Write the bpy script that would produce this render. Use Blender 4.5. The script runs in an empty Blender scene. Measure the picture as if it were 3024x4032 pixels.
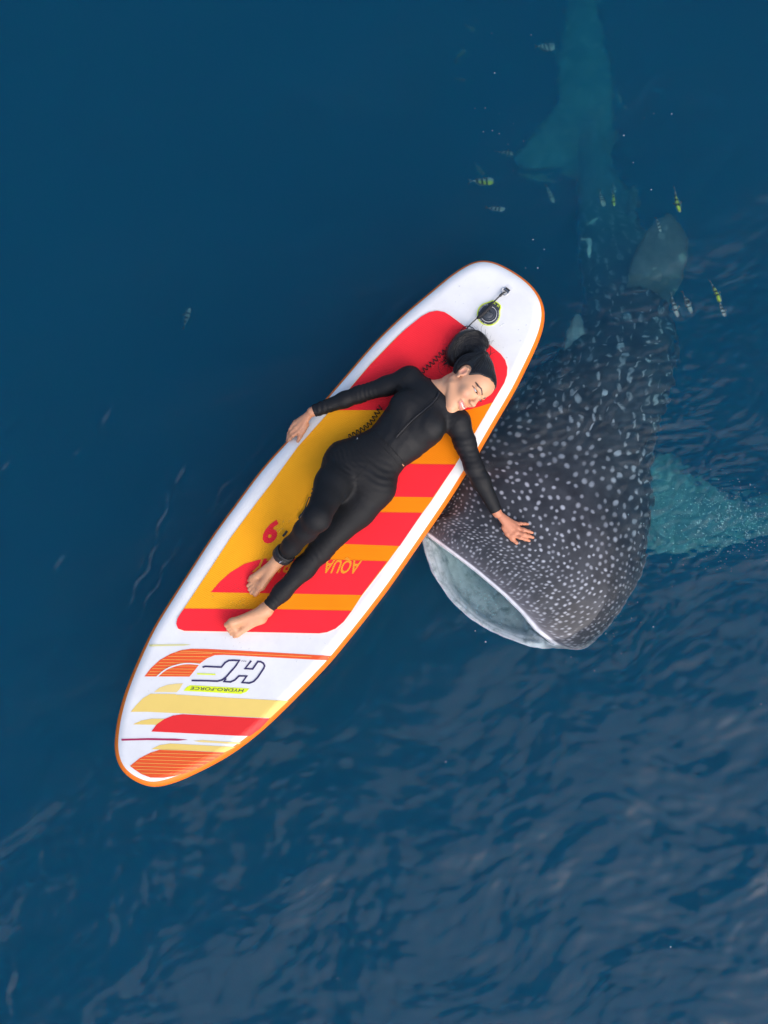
import bpy, bmesh, math, random
import numpy as np
from mathutils import Vector, Matrix
from mathutils.bvhtree import BVHTree
from mathutils.geometry import tessellate_polygon

random.seed(7)
rng = np.random.default_rng(7)
scene = bpy.context.scene
COL = scene.collection

# ------------------------------------------------------------------ camera
# a small drone hovering above the board, looking almost straight down
CAM_DIST = 6.5
FRAME_W = 3.44                      # metres across the frame at water level
CAM_POS = Vector((0.52, -0.70, 6.44)).normalized() * CAM_DIST
CAM_FWD = -CAM_POS.normalized()
CAM_RIGHT = CAM_FWD.cross(Vector((0, 1, 0))).normalized()
CAM_UP = CAM_RIGHT.cross(CAM_FWD).normalized()
TAN_X = FRAME_W / 2 / CAM_DIST
TAN_Y = TAN_X * 4 / 3
cam_data = bpy.data.cameras.new('camera')
cam = bpy.data.objects.new('camera', cam_data)
COL.objects.link(cam)
m = Matrix((CAM_RIGHT, CAM_UP, -CAM_FWD)).transposed().to_4x4()
m.translation = CAM_POS
cam.matrix_world = m
cam_data.sensor_fit = 'VERTICAL'
cam_data.angle = 2 * math.atan(TAN_Y)
cam_data.clip_start = 0.1
cam_data.clip_end = 2000
scene.camera = cam

# ------------------------------------------------------------------ sky and sun (bright overcast)
SUN_AZ = math.radians(-52)          # from +X
SUN_ZEN = math.radians(46)
sun_dir = Vector((math.sin(SUN_ZEN) * math.cos(SUN_AZ), math.sin(SUN_ZEN) * math.sin(SUN_AZ), math.cos(SUN_ZEN)))
world = bpy.data.worlds.new('World')
scene.world = world
world.use_nodes = True
wn, wl = world.node_tree.nodes, world.node_tree.links
wn.clear()
w_out = wn.new('ShaderNodeOutputWorld')
w_bg = wn.new('ShaderNodeBackground')
w_sky = wn.new('ShaderNodeTexSky')
w_sky.sky_type = 'NISHITA'
w_sky.sun_disc = False
w_sky.sun_elevation = math.pi / 2 - SUN_ZEN
w_sky.sun_rotation = math.pi / 2 - SUN_AZ
w_sky.air_density = 0.8
w_sky.dust_density = 3.0
wl.new(w_sky.outputs[0], w_bg.inputs['Color'])
w_bg.inputs['Strength'].default_value = 0.11
wl.new(w_bg.outputs[0], w_out.inputs[0])
world.cycles.sampling_method = 'MANUAL'
world.cycles.sample_map_resolution = 512

sun_data = bpy.data.lights.new('sun', 'SUN')
sun_data.energy = 0.5
sun_data.angle = math.radians(90)
sun_data.color = (1.0, 0.99, 0.975)
sun = bpy.data.objects.new('sun', sun_data)
sun.rotation_euler = sun_dir.to_track_quat('Z', 'Y').to_euler()
sun.location = sun_dir * 30
COL.objects.link(sun)

vs = scene.view_settings
vs.view_transform = 'Standard'
vs.look = 'None'
vs.gamma = 1
vs.use_curve_mapping = False
vs.exposure = 1.2
cy = scene.cycles
cy.use_denoising = True
cy.denoiser = 'OPENIMAGEDENOISE'
cy.max_bounces = 8
cy.diffuse_bounces = 3
cy.glossy_bounces = 4
cy.transmission_bounces = 8
cy.volume_bounces = 2
cy.transparent_max_bounces = 8
cy.caustics_reflective = False
cy.caustics_refractive = True
cy.sample_clamp_indirect = 6.0
cy.use_adaptive_sampling = True
cy.adaptive_threshold = 0.02

# ------------------------------------------------------------------ measuring: photograph pixel (3024 x 4032) to a point at height z
IOR = 1.333
def pix_ray(fx, fy):
    return (CAM_FWD + CAM_RIGHT * ((fx - 1512) / 1512 * TAN_X) + CAM_UP * (-(fy - 2016) / 2016 * TAN_Y)).normalized()

def P(fx, fy, z=0.0):
    d = pix_ray(fx, fy)
    if z >= 0:
        return CAM_POS + d * ((z - CAM_POS.z) / d.z)
    p = CAM_POS + d * (-CAM_POS.z / d.z)
    s = Vector((d.x, d.y, 0)) / IOR
    t = Vector((s.x, s.y, -math.sqrt(max(1e-6, 1 - s.length_squared))))
    return p + t * (z / t.z)

PXM = FRAME_W / 3024                 # metres per photograph pixel at water level

# ------------------------------------------------------------------ small helpers
def new_mesh_obj(name, verts, faces, mat=None, parent=None, smooth=True):
    me = bpy.data.meshes.new(name)
    me.from_pydata([tuple(v) for v in verts], [], [tuple(f) for f in faces])
    me.update()
    return link_mesh(name, me, mat, parent, smooth)

def np_mesh(name, V, Q):
    """fast mesh from numpy arrays, all faces of one size"""
    me = bpy.data.meshes.new(name)
    n = Q.shape[1]
    me.vertices.add(len(V)); me.vertices.foreach_set('co', np.ascontiguousarray(V, dtype=np.float32).ravel())
    me.loops.add(Q.size); me.loops.foreach_set('vertex_index', np.ascontiguousarray(Q, dtype=np.int32).ravel())
    me.polygons.add(len(Q)); me.polygons.foreach_set('loop_start', np.arange(0, Q.size, n, dtype=np.int32))
    me.update(calc_edges=True)
    me.validate()
    return me

def link_mesh(name, me, mat=None, parent=None, smooth=True):
    if mat is not None:
        for mm in (mat if isinstance(mat, (list, tuple)) else [mat]):
            me.materials.append(mm)
    if smooth:
        me.polygons.foreach_set('use_smooth', np.ones(len(me.polygons), dtype=bool))
    o = bpy.data.objects.new(name, me)
    COL.objects.link(o)
    if parent is not None:
        o.parent = parent
        o.matrix_parent_inverse = parent.matrix_world.inverted()
    return o

def empty(name, loc=(0, 0, 0)):
    o = bpy.data.objects.new(name, None)
    o.location = loc
    o.empty_display_size = 0.05
    COL.objects.link(o)
    bpy.context.view_layer.update()
    return o

def tag(o, label, cat, group=None, kind=None):
    o['label'] = label
    o['category'] = cat
    if group: o['group'] = group
    if kind: o['kind'] = kind
    return o

def catmull(pts, n, closed=False):
    """smooth curve through points, resampled to n points of equal arc length"""
    pts = [np.array(p, float) for p in pts]
    out = []
    m_ = len(pts)
    rngs = range(m_) if closed else range(m_ - 1)
    for i in rngs:
        if closed:
            p0, p1, p2, p3 = pts[i - 1], pts[i], pts[(i + 1) % m_], pts[(i + 2) % m_]
        else:
            p1, p2 = pts[i], pts[i + 1]
            p0 = pts[i - 1] if i > 0 else 2 * p1 - p2
            p3 = pts[i + 2] if i + 2 < m_ else 2 * p2 - p1
        for t in np.linspace(0, 1, 16, endpoint=False):
            out.append(0.5 * (2 * p1 + (p2 - p0) * t + (2 * p0 - 5 * p1 + 4 * p2 - p3) * t * t + (3 * p1 - p0 - 3 * p2 + p3) * t ** 3))
    if closed: out.append(out[0])
    else: out.append(pts[-1])
    out = np.array(out)
    return resample(out, n, closed)

def resample(out, n, closed=False):
    out = np.asarray(out, float)
    seg = np.linalg.norm(np.diff(out, axis=0), axis=1)
    L = np.concatenate([[0], np.cumsum(seg)])
    tt = np.linspace(0, L[-1], n, endpoint=not closed)
    return np.stack([np.interp(tt, L, out[:, k]) for k in range(out.shape[1])], axis=1)

def tube(path, radius, sides=6, cap=True):
    """verts and faces of a tube along a path; radius is a number or one per point"""
    path = np.asarray(path, float)
    n = len(path)
    rad = np.full(n, radius) if np.isscalar(radius) else np.asarray(radius, float)
    tan = np.gradient(path, axis=0)
    tan /= np.linalg.norm(tan, axis=1)[:, None] + 1e-12
    up = np.array([0, 0, 1.0]) if abs(tan[0][2]) < 0.9 else np.array([1.0, 0, 0])
    V, F = [], []
    a = np.cross(tan[0], up); a /= np.linalg.norm(a)
    for i in range(n):
        a = a - tan[i] * a.dot(tan[i]); a /= np.linalg.norm(a) + 1e-12
        b = np.cross(tan[i], a)
        for k in range(sides):
            th = 2 * math.pi * k / sides
            V.append(path[i] + rad[i] * (math.cos(th) * a + math.sin(th) * b))
    for i in range(n - 1):
        for k in range(sides):
            k2 = (k + 1) % sides
            F.append((i * sides + k, i * sides + k2, (i + 1) * sides + k2, (i + 1) * sides + k))
    if cap:
        F.append(tuple(range(sides))[::-1])
        F.append(tuple((n - 1) * sides + k for k in range(sides)))
    return V, F

def join_vf(items):
    V, F = [], []
    for v, f in items:
        o = len(V)
        V += list(v)
        F += [tuple(i + o for i in ff) for ff in f]
    return V, F

def perlin2(x, y, seed=0):
    xi, yi = np.floor(x).astype(np.int64), np.floor(y).astype(np.int64)
    xf, yf = x - xi, y - yi
    def grad(ix, iy, dx, dy):
        h = (ix * 374761393 + iy * 668265263 + seed * 974634541) & 0x7fffffff
        h = ((h ^ (h >> 13)) * 1274126177) & 0x7fffffff
        a = (h % 4096) / 4096 * 2 * np.pi
        return np.cos(a) * dx + np.sin(a) * dy
    u, v = xf ** 3 * (xf * (xf * 6 - 15) + 10), yf ** 3 * (yf * (yf * 6 - 15) + 10)
    n00, n10 = grad(xi, yi, xf, yf), grad(xi + 1, yi, xf - 1, yf)
    n01, n11 = grad(xi, yi + 1, xf, yf - 1), grad(xi + 1, yi + 1, xf - 1, yf - 1)
    return (n00 * (1 - u) + n10 * u) * (1 - v) + (n01 * (1 - u) + n11 * u) * v

# ------------------------------------------------------------------ materials
def mat_new(name):
    mt = bpy.data.materials.new(name)
    mt.use_nodes = True
    nt = mt.node_tree
    return mt, nt.nodes, nt.links, nt.nodes['Principled BSDF']

def simple_mat(name, color, rough=0.5, spec=0.5, bump=0.0, bump_scale=300, vary=0.0, vary_scale=8, metallic=0.0, coat=0.0, sheen=0.0):
    mt, N, L, B = mat_new(name)
    B.inputs['Base Color'].default_value = (*color, 1)
    B.inputs['Roughness'].default_value = rough
    B.inputs['Specular IOR Level'].default_value = spec
    B.inputs['Metallic'].default_value = metallic
    B.inputs['Coat Weight'].default_value = coat
    B.inputs['Sheen Weight'].default_value = sheen
    tc = N.new('ShaderNodeTexCoord')
    if vary > 0:
        nz = N.new('ShaderNodeTexNoise'); nz.inputs['Scale'].default_value = vary_scale; nz.inputs['Detail'].default_value = 5
        L.new(tc.outputs['Object'], nz.inputs['Vector'])
        hs = N.new('ShaderNodeHueSaturation'); hs.inputs['Color'].default_value = (*color, 1)
        mr = N.new('ShaderNodeMapRange'); mr.inputs['To Min'].default_value = 1 - vary; mr.inputs['To Max'].default_value = 1 + vary
        L.new(nz.outputs['Fac'], mr.inputs['Value']); L.new(mr.outputs[0], hs.inputs['Value'])
        L.new(hs.outputs[0], B.inputs['Base Color'])
    if bump > 0:
        nb = N.new('ShaderNodeTexNoise'); nb.inputs['Scale'].default_value = bump_scale; nb.inputs['Detail'].default_value = 4
        L.new(tc.outputs['Object'], nb.inputs['Vector'])
        bp = N.new('ShaderNodeBump'); bp.inputs['Strength'].default_value = 1.0; bp.inputs['Distance'].default_value = bump
        L.new(nb.outputs['Fac'], bp.inputs['Height']); L.new(bp.outputs[0], B.inputs['Normal'])
    return mt

# outline of the board in the photograph
OUTLINE = [(1906, 1022), (1953, 1031), (2011, 1060), (2062, 1093), (2100, 1127), (2128, 1165), (2143, 1203), (2147, 1239), (2141, 1286), (2126, 1333),
           (2098, 1398), (2062, 1471), (2033, 1530), (1985, 1613), (1931, 1705), (1885, 1785), (1829, 1876), (1759, 1986), (1686, 2093), (1614, 2198),
           (1532, 2316), (1440, 2437), (1375, 2518), (1304, 2605), (1208, 2706), (1123, 2792), (1039, 2872), (943, 2949), (858, 3003), (762, 3052),
           (689, 3084), (611, 3104), (563, 3096), (509, 3069), (472, 3033), (451, 2979), (448, 2925), (460, 2834), (484, 2744), (515, 2659), (563, 2551),
           (605, 2466), (653, 2388), (723, 2280), (832, 2112), (940, 1964), (1027, 1848), (1110, 1755), (1200, 1660), (1263, 1590), (1339, 1502), (1471, 1349),
           (1577, 1246), (1640, 1192), (1700, 1142), (1765, 1088), (1830, 1044), (1868, 1027)]

# ================================================================== water
def wave_masks(x, y):
    """how ruffled the surface is: calm at the far side, prop wash and splashing near the animal and at the near side"""
    def g(fx, fy, sx, sy, a):
        p = P(fx, fy)
        return a * np.exp(-((x - p.x) / sx) ** 2 - ((y - p.y) / sy) ** 2)
    near = 1 / (1 + np.exp((y + 1.15) / 0.22))
    right = 1 / (1 + np.exp(-(x - 0.95) / 0.2)) * 1 / (1 + np.exp((y - 1.0) / 0.25))
    return near, right, g

def wave_height(x, y):
    near, right, g = wave_masks(x, y)
    amp = 0.60 + (0.50 * near + 0.42 * right) * np.clip(1 + 1.3 * perlin2(x * 1.1 + 3, y * 1.1, 91), .25, 1.8) + g(1500, 3350, .9, .6, .35)
    wx = x + 0.12 * perlin2(x * 1.7, y * 1.7, 3)
    wy = y + 0.12 * perlin2(x * 1.7 + 9, y * 1.7 + 4, 5)
    h = 0.020 * perlin2(wx * 1.5, wy * 1.9, 11)
    h = h + 0.0105 * amp * perlin2(wx * 3.4 + wy * 1.0, wy * 4.2 - wx * .8, 21)
    h = h + 0.0050 * amp * perlin2(wx * 7.5 + wy * 3, wy * 9.5 - wx * 2, 31)
    h = h + 0.0020 * amp * perlin2(wx * 17 + wy * 6, wy * 21 - wx * 5, 41)
    # broken rings spreading from the splashing beside the pectoral fin and from the near-side prop wash
    for k, (fx, fy, lam, a, rad) in enumerate(((2860, 1990, .055, .0012, .36), (1640, 3640, .070, .0008, .42), (2470, 2330, .050, .0006, .25), (2480, 1760, .060, .0009, .30))):
        p = P(fx, fy)
        r = np.sqrt((x - p.x) ** 2 + ((y - p.y) * 1.25) ** 2) + 0.05 * perlin2(x * 4, y * 4, 8 + k) + .015 * perlin2(x * 11, y * 11, 18 + k)
        part = np.clip(.35 + 1.6 * perlin2(x * 3.1 + k, y * 3.1, 28 + k), 0, 1)
        h = h + a * part * np.sin(2 * np.pi * r / (lam * (1 + .25 * perlin2(x * 2, y * 2, 38 + k)))) * np.exp(-((r - rad * .6) / (rad * .5)) ** 2)
    # lone wavelets and the thin wake along the board's quiet side
    for fx, fy, ln, wd, ang, a in ((420, 1635, .045, .018, 1.4, .0011), (710, 1870, .040, .014, 1.4, .0011), (640, 2040, .060, .010, 1.3, .0010), (560, 2270, .10, .010, 1.1, .0009), (600, 2330, .10, .008, 1.1, .0008),
                                   (990, 1800, .10, .012, .95, .0007), (900, 1900, .08, .012, .95, .0007), (20, 1835, .03, .016, 1.4, .001), (300, 1780, .03, .014, 1.2, .0009), (230, 2220, .03, .016, 1.4, .0008),
                                   (120, 960, .04, .02, 2.2, .0010), (45, 3880, .09, .02, 1.5, .0015), (160, 3380, .05, .02, 2.2, .0012), (690, 3090, .05, .02, .5, .0008), (2690, 2620, .08, .02, .4, .0010)):
        p = P(fx, fy); ln, wd, a = ln * 1.5, wd * 1.6, a * 1.9
        ca, sa = math.cos(ang), math.sin(ang)
        u_ = (x - p.x) * ca + (y - p.y) * sa; v_ = -(x - p.x) * sa + (y - p.y) * ca + .01 * np.sin(u_ * 40)
        h = h + a * 1.5 * np.exp(-(u_ / ln) ** 2 - (v_ / (wd * 1.6)) ** 2) * np.sin(v_ / wd * 2.2)
    ruf = (0.13 * (1 + 1.2 * perlin2(x * 1.9, y * 1.9, 171)) + 0.28 * near * (0.6 + 0.8 * perlin2(x * 2.3, y * 2.3, 77)) + 0.25 * right
           + g(2200, 1560, .34, .28, 2.6) + g(2400, 2400, .16, .2, 1.6) + g(2620, 1500, .28, .35, 1.8) + g(2800, 2030, .34, .22, 2.6)
           + g(2250, 1900, .30, .24, .8) + g(2500, 2000, .12, .35, 1.9) + g(1940, 2370, .13, .10, 1.6) + g(2440, 1150, .22, .45, .3) + g(1030, 1960, .10, .10, .15) + g(1600, 3500, .6, .3, .2))
    ruf = np.clip(ruf, 0, 2.8)
    h = h + ruf * 0.0024 * perlin2(wx * 24 + wy * 9 + 2 * perlin2(x * 9, y * 9, 61), wy * 34 - wx * 8, 51)
    h = h + ruf * 0.0011 * perlin2(wx * 52 - wy * 12, wy * 62 + wx * 15, 53)
    # small ripples lapping at the board
    ol = catmull([tuple(P(px_, py_, .02))[:2] for px_, py_ in OUTLINE], 150, closed=True)
    nearb = (x > ol[:, 0].min() - .3) & (x < ol[:, 0].max() + .3) & (y > ol[:, 1].min() - .3) & (y < ol[:, 1].max() + .3)
    if nearb.any():
        xs, ys = x[nearb], y[nearb]
        d = np.full(xs.shape, 9.0)
        for q in ol: d = np.minimum(d, (xs - q[0]) ** 2 + (ys - q[1]) ** 2)
        d = np.sqrt(d) + .012 * perlin2(xs * 9, ys * 9, 66)
        h = h.copy()
        h[nearb] += .0011 * np.clip(.3 + 1.5 * perlin2(xs * 2.6, ys * 2.6, 67), 0, 1) * np.sin(2 * np.pi * d / (.045 + .1 * d)) * np.exp(-d / .09)
    return h

def make_water():
    def axis(lo, hi, step, far):
        c = list(np.arange(lo, hi + step / 2, step))
        s = step
        a, b = [], []
        xa, xb = c[0], c[-1]
        while xb < far:
            s *= 1.28
            xa -= s; xb += s
            a.append(xa); b.append(xb)
        return np.array(a[::-1] + c + b)
    X = axis(-2.05, 2.15, 0.008, 260)
    Y = axis(-2.7, 2.7, 0.008, 260)
    nx, ny = len(X), len(Y)
    gx, gy = np.meshgrid(X, Y, indexing='ij')
    fade = np.exp(-np.maximum(0, np.maximum(np.abs(gx) - 2.2, np.abs(gy) - 2.8)) / 6.0)
    z = wave_height(np.clip(gx, -30, 30), np.clip(gy, -30, 30)) * fade
    top = np.stack([gx, gy, z], -1).reshape(-1, 3)
    idx = np.arange(nx * ny).reshape(nx, ny)
    q = np.stack([idx[:-1, :-1], idx[1:, :-1], idx[1:, 1:], idx[:-1, 1:]], -1).reshape(-1, 4)
    # walls and floor of the body of water
    depth = -16.0
    border = np.concatenate([idx[:, 0], idx[-1, 1:], idx[-2::-1, -1], idx[0, -2:0:-1]])
    nb = len(border)
    low = top[border].copy(); low[:, 2] = depth
    V = np.concatenate([top, low, [[0, 0, depth]]])
    b0 = len(top)
    lowi = b0 + np.arange(nb)
    nxt = np.roll(np.arange(nb), -1)
    walls = np.stack([border, lowi, lowi[nxt], border[nxt]], -1)
    me = bpy.data.meshes.new('water')
    allq = np.concatenate([q, walls])
    tri = np.stack([lowi[nxt], lowi, np.full(nb, len(V) - 1)], -1)
    loops = np.concatenate([allq.ravel(), tri.ravel()])
    starts = np.concatenate([np.arange(len(allq)) * 4, len(allq) * 4 + np.arange(len(tri)) * 3])
    me.vertices.add(len(V)); me.vertices.foreach_set('co', V.astype(np.float32).ravel())
    me.loops.add(len(loops)); me.loops.foreach_set('vertex_index', loops.astype(np.int32))
    me.polygons.add(len(starts)); me.polygons.foreach_set('loop_start', starts.astype(np.int32))
    me.update(calc_edges=True)
    o = link_mesh('water', me, make_water_mat())
    o['kind'] = 'structure'
    return o

def make_water_mat():
    mt = bpy.data.materials.new('sea_water')
    mt.use_nodes = True
    N, L = mt.node_tree.nodes, mt.node_tree.links
    N.clear()
    out = N.new('ShaderNodeOutputMaterial')
    glass = N.new('ShaderNodeBsdfGlass')
    glass.inputs['IOR'].default_value = IOR
    glass.inputs['Roughness'].default_value = 0.15      # unresolved fine ripples
    L.new(glass.outputs[0], out.inputs['Surface'])
    # scattering and absorption of clear blue sea
    vs_ = N.new('ShaderNodeVolumeScatter')
    va_ = N.new('ShaderNodeVolumeAbsorption')
    s = (0.004, 0.205, 0.435); ab = (1.25, 0.36, 0.25)
    ds = max(s); vs_.inputs['Color'].default_value = (s[0] / ds, s[1] / ds, s[2] / ds, 1); vs_.inputs['Density'].default_value = ds
    da = max(ab) / 0.98
    va_.inputs['Color'].default_value = (1 - ab[0] / da, 1 - ab[1] / da, 1 - ab[2] / da, 1); va_.inputs['Density'].default_value = da
    av = N.new('ShaderNodeAddShader')
    L.new(vs_.outputs[0], av.inputs[0]); L.new(va_.outputs[0], av.inputs[1])
    L.new(av.outputs[0], out.inputs['Volume'])
    mt.cycles.homogeneous_volume = True
    return mt

water = make_water()
bed = new_mesh_obj('seabed', [(-240, -240, -15), (240, -240, -15), (240, 240, -15), (-240, 240, -15)], [(0, 1, 2, 3)],
                   simple_mat('dark_sand', (0.05, 0.05, 0.045), 0.9, vary=0.3, vary_scale=0.4))
bed['kind'] = 'structure'
# ================================================================== inflatable paddle board
RAIL_R = 0.058
_nose, _tail = P(606, 3104, .15), P(2035, 1085, .1)
U3 = (_nose - _tail); U3.z = 0
BOARD_LEN = U3.length
BU = np.array(U3.normalized())[:2]
BV = np.array([-BU[1], BU[0]])                       # towards the shark's side when looking from tail to nose
BO = (np.array(_nose)[:2] + np.array(_tail)[:2]) / 2
if BV[0] < 0: BV = -BV
def to_uv(x, y):
    dx, dy = x - BO[0], y - BO[1]
    return dx * BU[0] + dy * BU[1], dx * BV[0] + dy * BV[1]
def from_uv(u, v):
    return BO[0] + u * BU[0] + v * BV[0], BO[1] + u * BU[1] + v * BV[1]
def deck_z_uv(u, v):
    u = np.asarray(u, float)
    k = np.clip((u - 0.35) / 1.0, 0, None)
    t = np.clip((-u - 0.8) / 0.55, 0, None)
    return 0.108 + 0.035 * np.asarray(v) + 0.165 * k ** 2 + 0.018 * t ** 2
def deck_z(x, y):
    return deck_z_uv(*to_uv(x, y))
def on_deck(fx, fy, lift=0.0):
    """point on the deck under a photograph pixel"""
    z = 0.13
    for _ in range(5):
        p = P(fx, fy, z)
        z = float(deck_z(p.x, p.y)) + lift
    return P(fx, fy, z)

def mid_uv(fx, fy):
    z = 0.08
    for _ in range(5):
        p = P(fx, fy, z)
        z = float(deck_z(p.x, p.y)) - RAIL_R * 0.75
    return to_uv(p.x, p.y)

def rail_rings():
    ring = catmull([mid_uv(x, y) for x, y in OUTLINE], 420, closed=True)
    for _ in range(6):
        ring = (np.roll(ring, 1, 0) + 2 * ring + np.roll(ring, -1, 0)) / 4
    tan = np.roll(ring, -1, 0) - np.roll(ring, 1, 0)
    tan /= np.linalg.norm(tan, axis=1)[:, None]
    nor = np.stack([tan[:, 1], -tan[:, 0]], 1)
    if ((ring - ring.mean(0)) * nor).sum() < 0: nor = -nor
    inner = ring - nor * RAIL_R
    for _ in range(3):
        inner = (np.roll(inner, 1, 0) + 2 * inner + np.roll(inner, -1, 0)) / 4
    return ring, tan, nor, inner
RING, RTAN, RNOR, INNER = rail_rings()
def shoulder_drop(u, v):
    """how far the rounded shoulder of the rail lies below the flat deck here"""
    q = np.array([u, v]) - INNER
    i = int(np.argmin((q ** 2).sum(1)))
    e = float(q[i].dot(RNOR[i]))
    if e <= 0: return 0.0
    e = min(e, RAIL_R * .98)
    return max(0.0, RAIL_R - math.sqrt(RAIL_R ** 2 - e * e) - .0012 * min(1, e / .01))

def deck_sheet_mesh(polys, lift, thick=0.0, cuts=True):
    """thin sheet(s) lying on the deck; polys are lists of photograph pixels"""
    bm = bmesh.new()
    for poly in polys:
        pts = [to_uv(*on_deck(x, y, lift)[:2]) for x, y in poly]
        vs = [bm.verts.new((a, b, 0)) for a, b in pts]
        for t in tessellate_polygon([[Vector((a, b, 0)) for a, b in pts]]):
            try: bm.faces.new([vs[i] for i in t])
            except ValueError: pass
    if cuts:
        us = [v.co.x for v in bm.verts]; vv = [v.co.y for v in bm.verts]
        fine = .02 if max(us) > .85 else .05
        for c in np.arange(math.floor(min(us) / fine) * fine, max(us), fine):
            bmesh.ops.bisect_plane(bm, geom=bm.verts[:] + bm.edges[:] + bm.faces[:], plane_co=(c, 0, 0), plane_no=(1, 0, 0))
        fv = .012 if max(us) > .85 else 9
        for c in np.arange(math.floor(min(vv) / fv) * fv, max(vv), fv):
            if abs(c) > (.0 if max(us) > 1.0 else .14): bmesh.ops.bisect_plane(bm, geom=bm.verts[:] + bm.edges[:] + bm.faces[:], plane_co=(0, c, 0), plane_no=(0, 1, 0))
    bmesh.ops.recalc_face_normals(bm, faces=bm.faces[:])
    for f in bm.faces:
        if f.normal.z < 0: f.normal_flip()
    if thick > 0:
        top = bm.faces[:]
        r = bmesh.ops.extrude_face_region(bm, geom=top)
        low = set(top)
        for f in top:
            for v in f.verts: v.tag = True
        for v in bm.verts:
            if v.tag: v.co.z = -thick
    for v in bm.verts:
        u, w, dz = v.co
        x, y = from_uv(u, w)
        v.co = (x, y, float(deck_z_uv(u, w)) + lift + dz - shoulder_drop(u, w))
    if BU[0] * BV[1] - BU[1] * BV[0] < 0:
        bmesh.ops.reverse_faces(bm, faces=bm.faces[:])
    me = bpy.data.meshes.new('sheet')
    bm.to_mesh(me); bm.free()
    return me

def ribbon_poly(path, w):
    p = np.array(path, float)
    t = np.gradient(p, axis=0); 
    d = np.diff(p, axis=0); d /= np.linalg.norm(d, axis=1)[:, None]
    out_l, out_r = [], []
    for i in range(len(p)):
        if i == 0: n = np.array([-d[0][1], d[0][0]]); s = 1
        elif i == len(p) - 1: n = np.array([-d[-1][1], d[-1][0]]); s = 1
        else:
            n1 = np.array([-d[i - 1][1], d[i - 1][0]]); n2 = np.array([-d[i][1], d[i][0]])
            n = n1 + n2; n /= np.linalg.norm(n); s = min(1.8, 1 / max(.3, n.dot(n1)))
        out_l.append(p[i] + n * w / 2 * s); out_r.append(p[i] - n * w / 2 * s)
    return out_l, out_r

def ribbon_mesh(path, w, lift):
    l, r = ribbon_poly(path, w)
    V = [on_deck(x, y, lift) for x, y in l] + [on_deck(x, y, lift) for x, y in r]
    V = [Vector((q.x, q.y, q.z - shoulder_drop(*to_uv(q.x, q.y)))) for q in V]
    n = len(l)
    F = [(i, i + 1, n + i + 1, n + i) for i in range(n - 1)]
    return V, F

def text_mesh(name, body, origin, base, up, lift, mat, parent, offset=0.0, surface=None):
    """lettering laid on the deck: origin is the pixel of the first baseline point; base and up are pixels per text unit"""
    cu = bpy.data.curves.new(name, 'FONT')
    cu.body = body
    cu.offset = offset
    cu.resolution_u = 3
    ob = bpy.data.objects.new(name, cu)
    COL.objects.link(ob)
    dg = bpy.context.evaluated_depsgraph_get()
    me0 = bpy.data.meshes.new_from_object(ob.evaluated_get(dg))
    bpy.data.objects.remove(ob)
    w = max(v.co.x for v in me0.vertices)
    for v in me0.vertices:
        x, y = v.co.x, v.co.y
        v.co = on_deck(origin[0] + base[0] * x + up[0] * y, origin[1] + base[1] * x + up[1] * y, lift)
    o = link_mesh(name, me0, mat, parent, smooth=False)
    return o, w

def text_width(body):
    cu = bpy.data.curves.new('w', 'FONT'); cu.body = body
    ob = bpy.data.objects.new('w', cu); COL.objects.link(ob)
    me0 = bpy.data.meshes.new_from_object(ob.evaluated_get(bpy.context.evaluated_depsgraph_get()))
    bpy.data.objects.remove(ob)
    xs = [v.co.x for v in me0.vertices]; ys = [v.co.y for v in me0.vertices]
    bpy.data.meshes.remove(me0)
    return max(xs), max(ys)

def pvc_mat():
    """white vinyl with faint grime and scuffs"""
    mt, N, L, B = mat_new('white_pvc')
    tc = N.new('ShaderNodeTexCoord')
    n1 = N.new('ShaderNodeTexNoise'); n1.inputs['Scale'].default_value = 4.5; n1.inputs['Detail'].default_value = 8; n1.inputs['Roughness'].default_value = .7
    n2 = N.new('ShaderNodeTexNoise'); n2.inputs['Scale'].default_value = 38; n2.inputs['Detail'].default_value = 4
    L.new(tc.outputs['Object'], n1.inputs['Vector']); L.new(tc.outputs['Object'], n2.inputs['Vector'])
    r1 = N.new('ShaderNodeValToRGB'); r1.color_ramp.elements[0].position = .30; r1.color_ramp.elements[0].color = (.74, .735, .72, 1)
    r1.color_ramp.elements[1].position = .62; r1.color_ramp.elements[1].color = (.83, .83, .82, 1)
    L.new(n1.outputs['Fac'], r1.inputs[0])
    r2 = N.new('ShaderNodeValToRGB'); r2.color_ramp.elements[0].position = .70; r2.color_ramp.elements[0].color = (0, 0, 0, 1); r2.color_ramp.elements[1].position = .78; r2.color_ramp.elements[1].color = (.35, .35, .35, 1)
    L.new(n2.outputs['Fac'], r2.inputs[0])
    mx = N.new('ShaderNodeMixRGB'); mx.inputs[2].default_value = (.50, .48, .44, 1)
    L.new(r1.outputs[0], mx.inputs[1]); L.new(r2.outputs[0], mx.inputs[0]); L.new(mx.outputs[0], B.inputs['Base Color'])
    B.inputs['Roughness'].default_value = .42; B.inputs['Specular IOR Level'].default_value = .4
    return mt

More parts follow.
